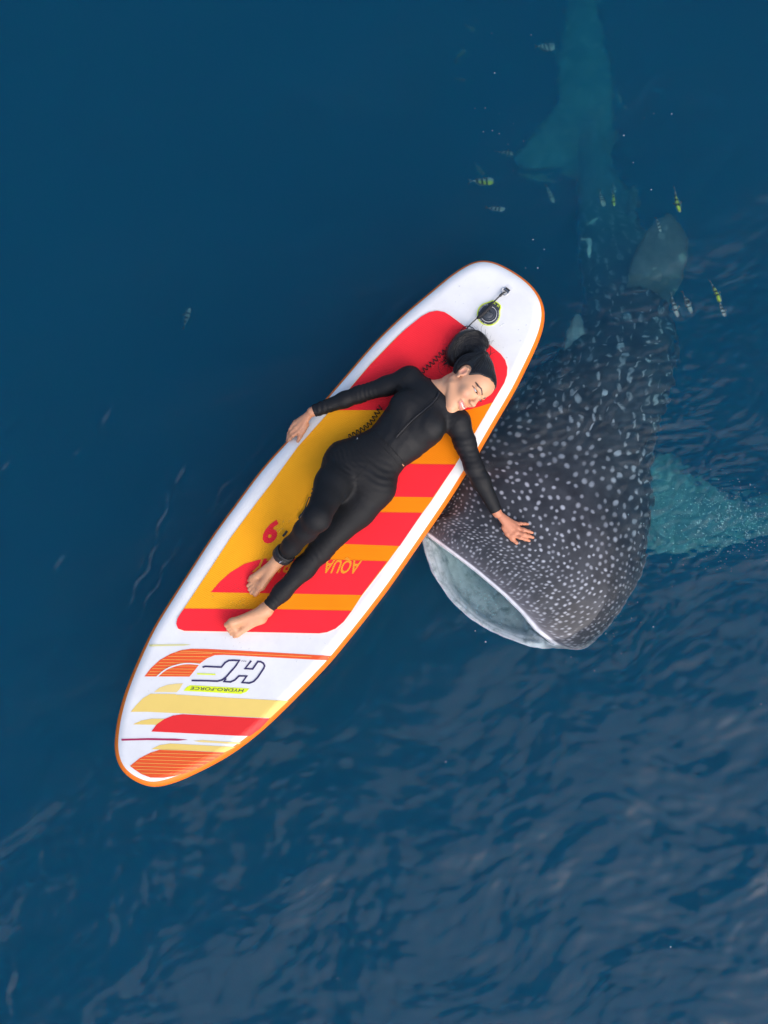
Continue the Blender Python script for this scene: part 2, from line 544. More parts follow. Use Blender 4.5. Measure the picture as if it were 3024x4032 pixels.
def make_board():
    root = empty('paddle_board', (BO[0], BO[1], 0.0))
    tag(root, 'white inflatable paddle board with orange, red and yellow deck pad, carrying the reclining person', 'paddle board')
    white = pvc_mat()
    orange = simple_mat('orange_pvc', (0.88, 0.20, 0.012), 0.42, 0.4, bump=0.0001, bump_scale=400, vary=0.06, vary_scale=9)
    ring, tan, nor, inner = RING, RTAN, RNOR, INNER
    n = len(ring)
    def pt3(u, v, dz=0.0):
        x, y = from_uv(u, v)
        return np.array([x, y, float(deck_z_uv(u, v)) - RAIL_R + dz])
    e = 1e-3
    C = np.array([pt3(*p) for p in inner])
    out3, up3 = [], []
    for i in range(n):
        a = pt3(inner[i][0] + nor[i][0] * e, inner[i][1] + nor[i][1] * e) - C[i]
        a /= np.linalg.norm(a)
        b = pt3(inner[i][0] + tan[i][0] * e, inner[i][1] + tan[i][1] * e) - C[i]
        b /= np.linalg.norm(b)
        u_ = np.cross(a, b); u_ /= np.linalg.norm(u_)
        if u_[2] < 0: u_ = -u_
        out3.append(a); up3.append(u_)
    out3, up3 = np.array(out3), np.array(up3)
    bound = np.radians(43 + 14 * np.clip((inner[:, 0] - 0.6) / 0.7, 0, 1))
    def rail_rows(f0, f1, steps):
        rows = []
        for s in np.linspace(0, 1, steps):
            phi = f0 + (f1 - f0) * s
            rows.append(C + RAIL_R * (np.cos(phi)[:, None] * out3 + np.sin(phi)[:, None] * np.array([0, 0, 1.0])))
        return rows
    def strip(rows):
        V = np.concatenate(rows)
        F = []
        for r in range(len(rows) - 1):
            for i in range(n):
                j = (i + 1) % n
                F.append((r * n + i, r * n + j, (r + 1) * n + j, (r + 1) * n + i))
        return V, F
    lo, hi = np.full(n, -math.pi / 2), np.full(n, math.pi / 2)
    # orange band round the rail
    Vb, Fb = strip(rail_rows(np.full(n, math.radians(-58)), bound, 12))
    rail = new_mesh_obj('rail_band', Vb, Fb, orange, root)
    # hull: white top shoulder + deck + bottom
    rt, rl = rail_rows(bound, hi, 8), rail_rows(lo, np.full(n, math.radians(-58)), 4)
    rt[-1] = C + np.array([0, 0, RAIL_R]); rl[0] = C - np.array([0, 0, RAIL_R])
    Vt, Ft = strip(rt)
    Vl, Fl = strip(rl)
    items = [(list(Vt), Ft), (list(Vl), Fl)]
    V, F = join_vf(items)
    hull = new_mesh_obj('hull', V, F, white, root)
    bm = bmesh.new()
    for sgn in (1, -1):
        vs_ = [bm.verts.new((p[0], p[1], sgn)) for p in inner]
        for t in tessellate_polygon([[Vector((p[0], p[1], 0)) for p in inner]]):
            bm.faces.new([vs_[i] for i in t])
    for c in np.arange(-1.5, 1.5, .06):
        bmesh.ops.bisect_plane(bm, geom=bm.verts[:] + bm.edges[:] + bm.faces[:], plane_co=(c, 0, 0), plane_no=(1, 0, 0))
    for v in bm.verts:
        u, w, s_ = v.co
        x, y = from_uv(u, w)
        v.co = (x, y, float(deck_z_uv(u, w)) - RAIL_R + s_ * RAIL_R)
    bmesh.ops.recalc_face_normals(bm, faces=bm.faces[:])
    for f in bm.faces:
        c = f.calc_center_median()
        if (c.z > float(deck_z(c.x, c.y)) - RAIL_R) != (f.normal.z > 0): f.normal_flip()
    me = bpy.data.meshes.new('deck'); bm.to_mesh(me); bm.free()
    link_mesh('deck', me, white, root)
    # make every rail face look outward
    for o in (rail, hull):
        b2 = bmesh.new(); b2.from_mesh(o.data)
        bmesh.ops.recalc_face_normals(b2, faces=b2.faces[:])
        for f in b2.faces:
            c = f.calc_center_median()
            u, v = to_uv(c.x, c.y)
            i = int(np.argmin(((inner - np.array([u, v])) ** 2).sum(1)))
            if (np.array(c) - C[i]).dot(np.array(f.normal)) < 0: f.normal_flip()
        b2.to_mesh(o.data); b2.free()
    return root

PAD = [(1600, 1293), (1660, 1245), (1690, 1229), (1721, 1223), (1751, 1229), (1775, 1244), (1811, 1271), (1850, 1299), (1931, 1360), (1971, 1393), (1989, 1417),
       (1998, 1447), (1996, 1477), (1986, 1507), (1962, 1547), (1940, 1584), (1877, 1692), (1796, 1825), (1697, 1974), (1663, 2020), (1565, 2160), (1527, 2212),
       (1424, 2345), (1386, 2404), (1353, 2448), (1321, 2475), (1288, 2489), (1256, 2494), (1071, 2490), (800, 2485), (726, 2484), (701, 2475), (694, 2457),
       (698, 2436), (713, 2412), (800, 2282), (908, 2117), (1017, 1970), (1071, 1900), (1172, 1760), (1263, 1659), (1281, 1639), (1375, 1532), (1385, 1520),
       (1458, 1434), (1564, 1325)]

def foam_mat(name, col_a, col_b=None, axis_pts=None):
    """EVA foam with fine diagonal grooves; col_b gives the printed colour fade across the board"""
    mt, N, L, B = mat_new(name)
    B.inputs['Roughness'].default_value = 0.85
    B.inputs['Specular IOR Level'].default_value = 0.12
    tc = N.new('ShaderNodeTexCoord')
    nz = N.new('ShaderNodeTexNoise'); nz.inputs['Scale'].default_value = 7; nz.inputs['Detail'].default_value = 6
    L.new(tc.outputs['Object'], nz.inputs['Vector'])
    mix = N.new('ShaderNodeMixRGB')
    mix.inputs[1].default_value = (*col_a, 1); mix.inputs[2].default_value = (*(col_b or col_a), 1)
    if col_b:
        mp = N.new('ShaderNodeMapping')
        ang = math.atan2(BV[1], BV[0])
        mp.inputs['Rotation'].default_value = (0, 0, -ang)
        L.new(tc.outputs['Object'], mp.inputs['Vector'])
        sx = N.new('ShaderNodeSeparateXYZ'); L.new(mp.outputs[0], sx.inputs[0])
        c0 = BO[0] * BV[0] + BO[1] * BV[1]
        mr = N.new('ShaderNodeMapRange'); mr.interpolation_type = 'SMOOTHSTEP'
        mr.inputs['From Min'].default_value = axis_pts[0]; mr.inputs['From Max'].default_value = axis_pts[1]
        L.new(sx.outputs[0], mr.inputs['Value']); L.new(mr.outputs[0], mix.inputs[0])
    else:
        mix.inputs[0].default_value = 0
    hs = N.new('ShaderNodeHueSaturation')
    mv = N.new('ShaderNodeMapRange'); mv.inputs['To Min'].default_value = 0.9; mv.inputs['To Max'].default_value = 1.1
    L.new(nz.outputs['Fac'], mv.inputs['Value']); L.new(mv.outputs[0], hs.inputs['Value'])
    L.new(mix.outputs[0], hs.inputs['Color']); L.new(hs.outputs[0], B.inputs['Base Color'])
    wv = N.new('ShaderNodeTexWave'); wv.inputs['Scale'].default_value = 42; wv.inputs['Distortion'].default_value = 0.15
    mp2 = N.new('ShaderNodeMapping'); mp2.inputs['Rotation'].default_value = (0, 0, math.radians(64))
    L.new(tc.outputs['Object'], mp2.inputs['Vector']); L.new(mp2.outputs[0], wv.inputs['Vector'])
    bp = N.new('ShaderNodeBump'); bp.inputs['Strength'].default_value = 0.6; bp.inputs['Distance'].default_value = 0.0012
    L.new(wv.outputs['Fac'], bp.inputs['Height']); L.new(bp.outputs[0], B.inputs['Normal'])
    return mt

def c3(x, y): return (800 + x * .5425, 1900 + y * .5425)
def c4(x, y): return (400 + x * .60277, 2400 + y * .60277)
def cl(x, y): return (700 + x * .2411, 2570 + y * .2411)

def board_print(root):
    RED = (1.0, 0.030, 0.045)
    pad_m = foam_mat('foam_yellow_orange', (1.0, 0.42, 0.016), (1.0, 0.27, 0.006), (-0.34, 0.0))
    red_m = foam_mat('foam_red', RED)
    def sheet(name, polys, lift, mat, parent=root, thick=0.0):
        me = deck_sheet_mesh(polys, lift, thick)
        return link_mesh(name, me, mat, parent, smooth=False)
    pad = sheet('deck_pad', [PAD], 0.004, pad_m, thick=0.004)
    # red field at the head end
    top_red = [p for p in PAD[:16]] + [(1895, 1599), (1850, 1612), (1817, 1618), (1680, 1623), (1500, 1615), (1302, 1615), (1375, 1534), (1385, 1522), (1458, 1436), (1564, 1327)]
    sheet('red_panel', [top_red], 0.0052, red_m, pad)
    def stripe(poly): sheet('red_stripe', [poly], 0.0052, red_m, pad)
    stripe([(1510, 1826), (1795, 1829), (1705, 1958), (1400, 1954), (1350, 1954), (1390, 1890), (1440, 1845)])
    stripe([(1400, 2016), (1663, 2019), (1574, 2150), (1359, 2142), (1190, 2139), (1225, 2090), (1280, 2045), (1330, 2024)])
    stripe([(830, 2332), (865, 2291), (908, 2253), (963, 2220), (1017, 2204), (1044, 2199), (1200, 2201), (1525, 2210), (1424, 2343), (1071, 2336)])
    low_red = [(726, 2396), (1082, 2399), (1384, 2405), (1353, 2448), (1321, 2475), (1288, 2489), (1256, 2494), (1071, 2490), (800, 2485), (726, 2484), (701, 2475), (694, 2457), (698, 2436), (713, 2412)]
    stripe(low_red)
    # lettering on the pad, read from the far side
    yel_m = foam_mat('foam_print_yellow', (0.90, 0.33, 0.03))
    wA, hA = text_width('AQUA')
    text_mesh('lettering', 'AQUA', (1425, 2207), (-138 / wA, -3 / wA), (-20.6 / hA, 51 / hA), 0.0062, yel_m, pad, offset=0.022)
    wJ, hJ = text_width('JOURNEY')
    text_mesh('lettering', 'JOURNEY', (1262, 2204), (-245 / wJ, -4 / wJ), (-22 / hJ, 52 / hJ), 0.0062, yel_m, pad, offset=0.022)
    w9, h9 = text_width('9')
    text_mesh('lettering', "9", (1106, 2055), (-50 / w9, -1 / w9), (-24 / h9, 80 / h9), 0.0055, red_m, pad, offset=0.045)

    # printed nose graphics on the white deck
    pm = {k: simple_mat('print_' + k, c, 0.45, 0.4, bump=0.0001, bump_scale=420, vary=0.05, vary_scale=12) for k, c in dict(
        red=(0.82, 0.025, 0.025), brick=(0.85, 0.10, 0.018), yellow=(0.86, 0.62, 0.16), pale=(0.86, 0.66, 0.24), olive=(0.70, 0.66, 0.30),
        magenta=(0.42, 0.02, 0.10), lime=(0.78, 0.90, 0.02), navy=(0.035, 0.025, 0.10), line=(0.88, 0.55, 0.12), white=(0.80, 0.80, 0.79)).items()}
    G = 0.0012
    gr = sheet('printed_stripe', [[c4(*p) for p in ((190, 668), (230, 620), (270, 580), (320, 550), (480, 552), (490, 556), (520, 557), (800, 575), (1217, 597), (1160, 650), (1098, 709), (700, 690), (560, 680), (300, 668))]], G, pm['yellow'])
    sheet('printed_stripe', [[c4(*p) for p in ((325, 797), (360, 750), (410, 715), (470, 692), (530, 684), (700, 693), (1095, 713), (1030, 780), (965, 828), (700, 815))]], G * 1.4, pm['red'])
    sheet('printed_stripe', [[c4(*p) for p in ((205, 750), (260, 725), (330, 713), (412, 713), (370, 745), (360, 753))]], G, pm['yellow'])
    sheet('printed_stripe', [[c4(*p) for p in ((128, 845), (300, 840), (480, 843), (565, 850), (500, 857), (300, 853), (130, 857))]], G, pm['magenta'])
    sheet('printed_stripe', [[c4(*p) for p in ((600, 858), (660, 853), (905, 870), (895, 880), (640, 866))]], G, pm['pale'])
    sheet('printed_stripe', [[c4(*p) for p in ((325, 912), (380, 885), (450, 875), (870, 898), (800, 934), (500, 917), (372, 914))]], G, pm['yellow'])
    sheet('printed_stripe', [[c4(*p) for p in ((343, 538), (380, 510), (430, 492), (490, 484), (532, 482), (510, 520), (490, 540))]], G, pm['pale'])
    sheet('printed_stripe', [[c4(*p) for p in ((305, 228), (545, 226), (585, 230), (540, 236), (310, 241))]], G, pm['olive'])
    nose_poly = [(185, 1022), (250, 970), (320, 935), (380, 916), (500, 919), (800, 936), (740, 975), (640, 1030), (560, 1065), (470, 1090), (400, 1100), (320, 1098), (260, 1075), (215, 1045)]
    nose = sheet('printed_stripe', [[c4(*p) for p in nose_poly]], G, pm['brick'])
    swoosh = [(280, 437), (320, 385), (380, 330), (450, 290), (520, 265), (590, 256), (700, 258), (900, 268), (1200, 285), (1495, 303), (1475, 332), (1100, 312), (800, 296), (740, 298), (690, 318), (640, 355), (610, 395), (575, 438)]
    sw = sheet('printed_stripe', [[c4(*p) for p in swoosh]], G, pm['brick'])
    def span(poly, y0, slope):
        """x range of a polygon along the line y = y0 + slope*x"""
        xs = []
        m_ = len(poly)
        for i in range(m_):
            (x1, y1), (x2, y2) = poly[i], poly[(i + 1) % m_]
            f1, f2 = y1 - y0 - slope * x1, y2 - y0 - slope * x2
            if f1 * f2 < 0: xs.append(x1 + (x2 - x1) * f1 / (f1 - f2))
        return sorted(xs)
    def lines(poly, ys, slope, parent, w=1.5):
        for y0 in ys:
            xs = span(poly, y0, slope)
            if len(xs) < 2: continue
            x0, x1 = xs[0] + 10, xs[1] - 6
            me = bpy.data.meshes.new('print_line')
            V, F = ribbon_mesh([c4(x, y0 + slope * x) for x in np.linspace(x0, x1, 9)], w, G * 2.2)
            new_mesh_obj('print_line', V, F, pm['line'], parent, smooth=False)
    lines(nose_poly, [905, 927, 949, 972, 995, 1017, 1038, 1060], 0.03, nose)
    lines(swoosh, [247.5], 0.045, sw)
    lines([p for p in swoosh if p[0] < 760], [278, 300, 322, 342, 362, 382, 402, 420], 0.012, sw)
    arc = [(360, 440), (420, 392), (490, 364), (560, 353), (638, 358)]
    V, F = ribbon_mesh([c4(*p) for p in catmull(arc, 16)], 5.2, G * 3.0)
    new_mesh_obj('printed_arc', V, F, pm['white'], sw, smooth=False)
    # emblem of two joined outlined letters
    e1 = [(405, 238), (450, 224), (712, 236), (775, 160), (835, 127), (900, 124), (1005, 128), (940, 225), (785, 400), (720, 447), (650, 465), (450, 458), (225, 455)]
    e2 = [(790, 420), (755, 470), (860, 479), (930, 448), (1000, 380), (1128, 382), (1050, 488), (1170, 496), (1240, 470), (1300, 410), (1405, 255), (1418, 215), (1400, 175), (1355, 148), (1308, 146), (1222, 266), (1098, 260), (1200, 132)]
    V, F = ribbon_mesh([cl(*p) for p in e1], 6.6, G * 1.6)
    em = new_mesh_obj('emblem', V, F, pm['navy'], root, smooth=False)
    V, F = ribbon_mesh([cl(*p) for p in e2], 6.6, G * 1.9)
    new_mesh_obj('emblem_stroke', V, F, pm['navy'], em, smooth=False)
    V, F = ribbon_mesh([cl(315, 345), cl(615, 355)], 5, G * 1.6)
    new_mesh_obj('emblem_stroke', V, F, pm['lime'], em, smooth=False)
    bar = sheet('lime_label', [[cl(*p) for p in ((205, 530), (1170, 585), (1120, 640), (1030, 675), (560, 648), (95, 622), (140, 565))]], G, pm['lime'])
    wH, hH = text_width('HYDRO-FORCE')
    text_mesh('lettering', 'HYDRO-FORCE', cl(1090, 596), (-865 * .2411 / wH, -40 * .2411 / wH), (-22 * .2411 / hH, 48 * .2411 / hH), G * 2.2, pm['navy'], bar, offset=0.004)
    wT, hT = text_width('TM')
    text_mesh('lettering', 'TM', cl(1135, 126), (-85 * .2411 / wT, -2 * .2411 / wT), (-12 * .2411 / hT, 20 * .2411 / hT), G * 1.6, pm['navy'], em)

def board_fittings(root):
    dark = simple_mat('valve_dark', (0.035, 0.042, 0.055), 0.45)
    knobm = simple_mat('valve_knob_grey', (0.05, 0.06, 0.075), 0.4)
    limem = simple_mat('valve_lime', (0.70, 0.85, 0.03), 0.45)
    whitem = simple_mat('valve_print', (0.8, 0.8, 0.8), 0.5)
    def cv(x, y): return (1860 + x * .12056, 1100 + y * .12056)
    def outline(grow):
        pts = []
        for a in np.linspace(math.radians(-10), math.radians(-110) + 2 * math.pi - 0 * 0, 50):
            pts.append((530 + (355 + grow) * math.cos(a), 1130 + (355 + grow) * math.sin(a)))
        pts += [(590, 735 - grow), (650, 705 - grow), (720, 715 - grow), (850, 795 - grow), (905 + grow, 860 - grow * .5), (915 + grow, 930), (890 + grow, 990)]
        return [cv(*p) for p in pts]
    ring = link_mesh('valve_surround', deck_sheet_mesh([outline(26)], 0.003, 0.003, cuts=False), limem, root, smooth=False)
    plate = link_mesh('valve_plate', deck_sheet_mesh([outline(-10)], 0.005, 0.002, cuts=False), dark, root, smooth=False)
    c = on_deck(*cv(535, 1135), 0.006)
    k = PXM * .12056 * (1 - c.z / CAM_DIST)
    # white scale ring, open towards the cord
    pts = [c + Vector((265 * k * math.cos(a), 265 * k * math.sin(a), 0.0008)) for a in np.linspace(math.radians(-150), math.radians(78), 50)]
    V, F = tube(pts, 0.0011, 5)
    new_mesh_obj('scale_ring', V, F, whitem, plate)
    # turned valve cap: a shallow dish with a raised grip blade
    prof = [(0.0, .0065), (.010, .0065), (.0165, .0055), (.020, .002), (.023, .004), (.0262, .0045), (.0275, .003), (.0275, -.004)]
    V, F = [], []
    S = 40
    for r, z in prof:
        for s in range(S):
            a = 2 * math.pi * s / S
            V.append(c + Vector((r * math.cos(a), r * math.sin(a), z)))
    for i in range(len(prof) - 1):
        for s in range(S):
            F.append((i * S + s, i * S + (s + 1) % S, (i + 1) * S + (s + 1) % S, (i + 1) * S + s))
    cap = new_mesh_obj('valve_cap', V, F, knobm, root)
    blade = []
    for t in np.linspace(-1, 1, 15):
        w = .0062 * math.sqrt(max(0.02, 1 - t * t))
        blade.append((t * .0175, w))
    V, F = [], []
    ca, sa = math.cos(math.radians(-16)), math.sin(math.radians(-16))
    for z, sc in ((.004, 1.0), (.011, .95), (.0125, .75)):
        for t, w in blade:
            for sg in (1, -1):
                x, y = t * sc, sg * w * sc + .004
                V.append(c + Vector((x * ca - y * sa, x * sa + y * ca, z)))
    m2 = len(blade) * 2
    for l in range(2):
        for i in range(len(blade) - 1):
            for sg in (0, 1):
                a, b = l * m2 + 2 * i + sg, l * m2 + 2 * (i + 1) + sg
                F.append((a, b, b + m2, a + m2))
        for i in (0, len(blade) - 1):
            a, b = l * m2 + 2 * i, l * m2 + 2 * i + 1
            F.append((a, b, b + m2, a + m2))
    for i in range(len(blade) - 1):
        a = 2 * m2 + 2 * i
        F.append((a, a + 1, a + 3, a + 2))
    new_mesh_obj('valve_grip', V, F, knobm, cap)
    # small white lettering round the valve face
    def arc_text(body, a0, a1, r, flip=False):
        n_ = len(body)
        for i, ch in enumerate(body):
            if ch == ' ': continue
            a = a0 + (a1 - a0) * i / max(1, n_ - 1)
            cx, cyy = cv(535 + r * math.cos(a), 1135 + r * math.sin(a))
            tx, ty = -math.sin(a), math.cos(a)
            s_ = 1 if a1 > a0 else -1
            px = .12056 * 62
            bx, by = tx * s_ * px, ty * s_ * px
            ux, uy = -by, bx
            if s_ > 0: ux, uy = by, -bx
            text_mesh('lettering', ch, (cx, cyy), (bx, by), (ux, uy), 0.0058, whitem, plate)
    arc_text('HYDRO-FORCE', math.radians(-165), math.radians(-100), 300)
    arc_text('HYDRO-FORCE', math.radians(65), math.radians(-15), 315)
    arc_text('15 PSI 1 BAR', math.radians(168), math.radians(108), 315)
    gl = simple_mat('valve_print_lime', (0.6, 0.75, 0.03), .5)
    for x, y in ((720, 775), (835, 865)):
        V, F = ribbon_mesh([cv(x - 30, y + 22), cv(x - 14, y - 24), cv(x + 12, y - 12), cv(x + 6, y + 20), cv(x + 34, y + 44)], 2.0, .0058)
        new_mesh_obj('valve_symbol', V, F, gl, plate, smooth=False)
    # steel ring and its webbing patch
    steel = simple_mat('steel', (0.6, 0.6, 0.62), 0.22, metallic=1.0)
    web = simple_mat('black_webbing', (0.012, 0.012, 0.014), 0.8, bump=.0004, bump_scale=600)
    clear = simple_mat('clear_patch', (0.74, 0.74, 0.74), 0.3)
    cor = [(1105, 250), (1232, 350), (1165, 440), (1028, 335)]
    link_mesh('webbing_patch', deck_sheet_mesh([[cv(*p) for p in cor]], 0.0075, 0.0075, cuts=False), web, root, smooth=False)
    link_mesh('clear_patch', deck_sheet_mesh([[cv(*p) for p in ((1170, 150), (1320, 285), (1130, 520), (960, 390))]], 0.0012, 0.001, cuts=False), clear, root, smooth=False)
    pc = [(1030, 285), (970, 320), (945, 390), (965, 460), (1020, 505), (1085, 515), (1150, 485), (1190, 420), (1150, 385), (1085, 330)]
    path = [on_deck(*cv(*p), 0.006) for p in catmull(pc, 48, closed=True)]
    V, F = tube(path + [path[0]], 0.0021, 8, cap=False)
    new_mesh_obj('steel_ring', V, F, steel, root)

board = make_board()
board_print(board)
board_fittings(board)
# ================================================================== whale shark
def ring_from(dorsal, ventral, nd, nv):
    d = resample(np.array([P(x, y, z) for x, y, z in dorsal]), nd)
    v = resample(np.array([P(x, y, z) for x, y, z in ventral]), nv + 2)[1:-1]
    return np.concatenate([d, v])

def section(cx, cy_, lat, hw, ztop, hd, hv, nd, nv, n_exp=2.5, tilt=0.0):
    """superellipse section of the body: centre pixel, lateral direction and half width in pixels; heights in metres"""
    lat = np.array(lat, float); lat /= np.linalg.norm(lat)
    zc = ztop - hd
    c = np.array(P(cx, cy_, zc * 0.45 + ztop * 0.55))
    r = np.array(P(cx + lat[0] * hw, cy_ + lat[1] * hw, zc * 0.6 + ztop * 0.4)) - c
    r[2] = 0
    th = np.linspace(math.pi, 0, 400)
    def prof(th, h):
        a = np.sign(np.cos(th)) * np.abs(np.cos(th)) ** (2 / n_exp)
        b = np.abs(np.sin(th)) ** (2 / n_exp) * h
        return a, b
    a, b = prof(th, hd)
    D = np.array([c[0], c[1], zc]) + a[:, None] * r + b[:, None] * np.array([0, 0, 1.0]) + (a * tilt)[:, None] * np.array([0, 0, 1.0])
    a, b = prof(th[::-1], hv)
    Vv = np.array([c[0], c[1], zc]) + a[:, None] * r - b[:, None] * np.array([0, 0, 1.0]) + (a * tilt)[:, None] * np.array([0, 0, 1.0])
    return np.concatenate([resample(D, nd), resample(Vv, nv + 2)[1:-1]])

def make_shark():
    nd, nv = 250, 90
    lip_d = [(1655, 2085, -.05), (1681, 2110, -.01), (1763, 2169, .022), (1871, 2251, .032), (1980, 2343, .032), (2050, 2413, .027), (2104, 2479, .012), (2150, 2517, -.004), (2185, 2545, -.03)]
    jaw = [(2185, 2545, -.03), (2150, 2552, -.075), (2121, 2552, -.06), (2067, 2541, -.05), (2001, 2517, -.045), (1925, 2484, -.045), (1855, 2441, -.045), (1790, 2381, -.045),
           (1741, 2321, -.045), (1703, 2262, -.045), (1681, 2202, -.05), (1668, 2150, -.055), (1655, 2085, -.05)]
    back = np.array([0.56, -0.83])
    def shift(pts, px, dz, sx=1.0):
        return [(x + back[0] * px, y + back[1] * px, z + dz) for x, y, z in pts]
    def inset(pts, f, cx, cyy, dz):
        return [(cx + (x - cx) * f, cyy + (y - cyy) * f, z + dz) for x, y, z in pts]
    rings = []
    # inside of the mouth, from the throat out to the lips
    mc = (1930, 2350)
    rings.append(ring_from(shift(inset(lip_d, .25, *mc, -.30), 150, 0), shift(inset(jaw, .25, *mc, -.36), 150, 0), nd, nv))
    rings.append(ring_from(shift(inset(lip_d, .60, *mc, -.17), 90, 0), shift(inset(jaw, .42, *mc, -.19), 60, 0), nd, nv))
    rings.append(ring_from(shift(inset(lip_d, .84, *mc, -.09), 30, 0), inset(jaw, .60, *mc, -.105), nd, nv))
    rings.append(ring_from(shift(inset(lip_d, .95, *mc, -.035), 8, 0), inset(jaw, .69, *mc, -.052), nd, nv))
    rings.append(ring_from(shift(inset(lip_d, .985, *mc, -.016), 0, 0), inset(jaw, .765, *mc, -.024), nd, nv))
    rings.append(ring_from(inset(lip_d, .995, *mc, -.005), inset(jaw, .85, *mc, -.012), nd, nv))
    rings.append(ring_from(lip_d, inset(jaw, .94, *mc, -.004), nd, nv))
    n_mouth = len(rings)
    rings.append(ring_from(shift(lip_d, 7, .009), inset(jaw, .99, *mc, -.010), nd, nv))
    # blunt snout with its rounded corner
    f1 = [(1648, 2082, -.06), (1690, 2086, .0), (1775, 2150, .036), (1885, 2230, .046), (1996, 2322, .046), (2075, 2395, .042), (2140, 2462, .028), (2195, 2510, .008), (2240, 2545, -.03), (2272, 2561, -.075)]
    v1 = [(2272, 2561, -.075)] + shift([(2170, 2550, -.13), (2067, 2541, -.15), (1925, 2484, -.16), (1790, 2381, -.16), (1703, 2262, -.15), (1675, 2150, -.12)], 14, 0) + [(1648, 2082, -.06)]
    rings.append(ring_from(f1, v1, nd, nv))
    f2 = [(1640, 2050, -.09), (1720, 2050, .01), (1815, 2105, .045), (1925, 2180, .056), (2040, 2268, .056), (2130, 2345, .050), (2205, 2420, .032), (2282, 2472, .004), (2326, 2516, -.05), (2336, 2534, -.11)]
    v2 = [(2336, 2534, -.11)] + shift([(2200, 2545, -.22), (2067, 2530, -.26), (1925, 2470, -.28), (1790, 2381, -.28), (1703, 2262, -.25), (1660, 2130, -.18)], 60, 0) + [(1640, 2050, -.09)]
    rings.append(ring_from(f2, v2, nd, nv))
    S = [  # cx, cy, lateral, half width, top, dorsal, ventral, exponent, tilt
        (2096, 2190, (.85, .52), 410, .055, .15, .34, 2.5, -.02),
        (2150, 2030, (.89, .45), 438, .034, .20, .38, 2.4, -.02),
        (2196, 1868, (.94, .34), 400, -.022, .23, .38, 2.35, -.02),
        (2255, 1690, (.97, .22), 330, -.10, .24, .36, 2.3, 0),
        (2345, 1520, (.99, .1), 298, -.20, .25, .34, 2.25, 0),
        (2440, 1370, (1, .03), 230, -.33, .24, .32, 2.2, 0),
        (2470, 1220, (1, -.03), 178, -.48, .22, .30, 2.15, 0),
        (2460, 1070, (1, -.06), 165, -.66, .20, .27, 2.1, 0),
        (2420, 900, (1, -.08), 128, -.88, .17, .22, 2.1, 0),
        (2378, 750, (1, -.1), 98, -1.08, .13, .17, 2.05, 0),
        (2342, 640, (1, -.1), 72, -1.22, .10, .12, 2.0, 0),
        (2320, 520, (1, -.1), 62, -1.34, .07, .08, 2.0, 0),
        (2305, 400, (1, -.1), 50, -1.44, .045, .05, 2.0, 0),
        (2298, 260, (1, -.05), 24, -1.54, .02, .02, 2.0, 0)]
    for cx, cyy, lat, hw, zt, hd, hv, ne, ti in S:
        rings.append(section(cx, cyy, lat, hw, zt, hd, hv, nd, nv, ne, ti))
    K = np.array(rings)                                     # key rings x points x 3
    # interpolate between key rings, close together on the head
    head_rings = []
    counts = [5, 5, 5, 4, 4, 4, 3, 5, 10, 28, 46, 46, 42, 40, 34, 28, 24, 20, 18, 14, 10, 10, 8]
    nk = len(K)
    seg_id, seg_t, out = [], [], []
    for i in range(nk - 1):
        c = counts[i] if i < len(counts) else 10
        p1, p2 = K[i], K[i + 1]
        p0 = K[i - 1] if i > 0 else 2 * p1 - p2
        p3 = K[i + 2] if i + 2 < nk else 2 * p2 - p1
        d1 = np.linalg.norm(p2 - p1, axis=1).mean() + 1e-9
        d0 = np.linalg.norm(p1 - p0, axis=1).mean() + 1e-9
        d2 = np.linalg.norm(p3 - p2, axis=1).mean() + 1e-9
        m1 = 0.5 * ((p2 - p1) + (p1 - p0) * d1 / d0) * 1.0
        m2 = 0.5 * ((p2 - p1) + (p3 - p2) * d1 / d2) * 1.0
        for t in np.linspace(0, 1, c, endpoint=False):
            h00, h10, h01, h11 = 2 * t ** 3 - 3 * t ** 2 + 1, t ** 3 - 2 * t ** 2 + t, -2 * t ** 3 + 3 * t ** 2, t ** 3 - t ** 2
            out.append(h00 * p1 + h10 * m1 + h01 * p2 + h11 * m2)
            seg_id.append(i); seg_t.append(i + t)
    out.append(K[-1]); seg_t.append(nk - 1.0)
    R = np.array(out)
    seg_t = np.array(seg_t)
    nr, npt = R.shape[0], R.shape[1]
    # light smoothing across the body
    for _ in range(4):
        R[:, 1:-1] = R[:, 1:-1] * .5 + (R[:, :-2] + R[:, 2:]) * .25
    jj = np.arange(npt)
    for r_i in range(nr):
        w_ = math.exp(-((seg_t[r_i] - (n_mouth + .2)) / 2.2) ** 2)
        if w_ < .02: continue
        vm = (jj > nd + 3) & (jj < npt - 3)
        c_ = R[r_i].mean(0)
        o_ = R[r_i] - c_; o_[:, 2] = 0
        n_ = .022 * perlin2(jj / 9.0 + seg_t[r_i] * .15, np.full(npt, seg_t[r_i] * .5), 5) + .014 * perlin2(jj / 3.5, np.full(npt, seg_t[r_i] * .9), 6)
        R[r_i] += o_ * (n_ * w_ * vm)[:, None]
        R[r_i, :, 2] += .010 * w_ * vm * perlin2(jj / 12.0, np.full(npt, seg_t[r_i] * 1.2), 9)
    V = R.reshape(-1, 3)
    idx = np.arange(nr * npt).reshape(nr, npt)
    nx = np.roll(idx, -1, axis=1)
    Q = np.stack([idx[:-1], idx[1:], nx[1:], nx[:-1]], -1).reshape(-1, 4)
    V = np.concatenate([V, R[0].mean(0)[None], R[-1].mean(0)[None]])
    me = np_mesh('shark_body', V, Q)
    # where on the body each point lies (metres): s along the back, x across it
    spine = R[:, nd // 2]
    s = np.concatenate([[0], np.cumsum(np.linalg.norm(np.diff(spine, axis=0), axis=1))])
    s0 = s[np.argmin(np.abs(seg_t - (n_mouth - .001)))]
    s = s - s0
    x = np.zeros((nr, npt))
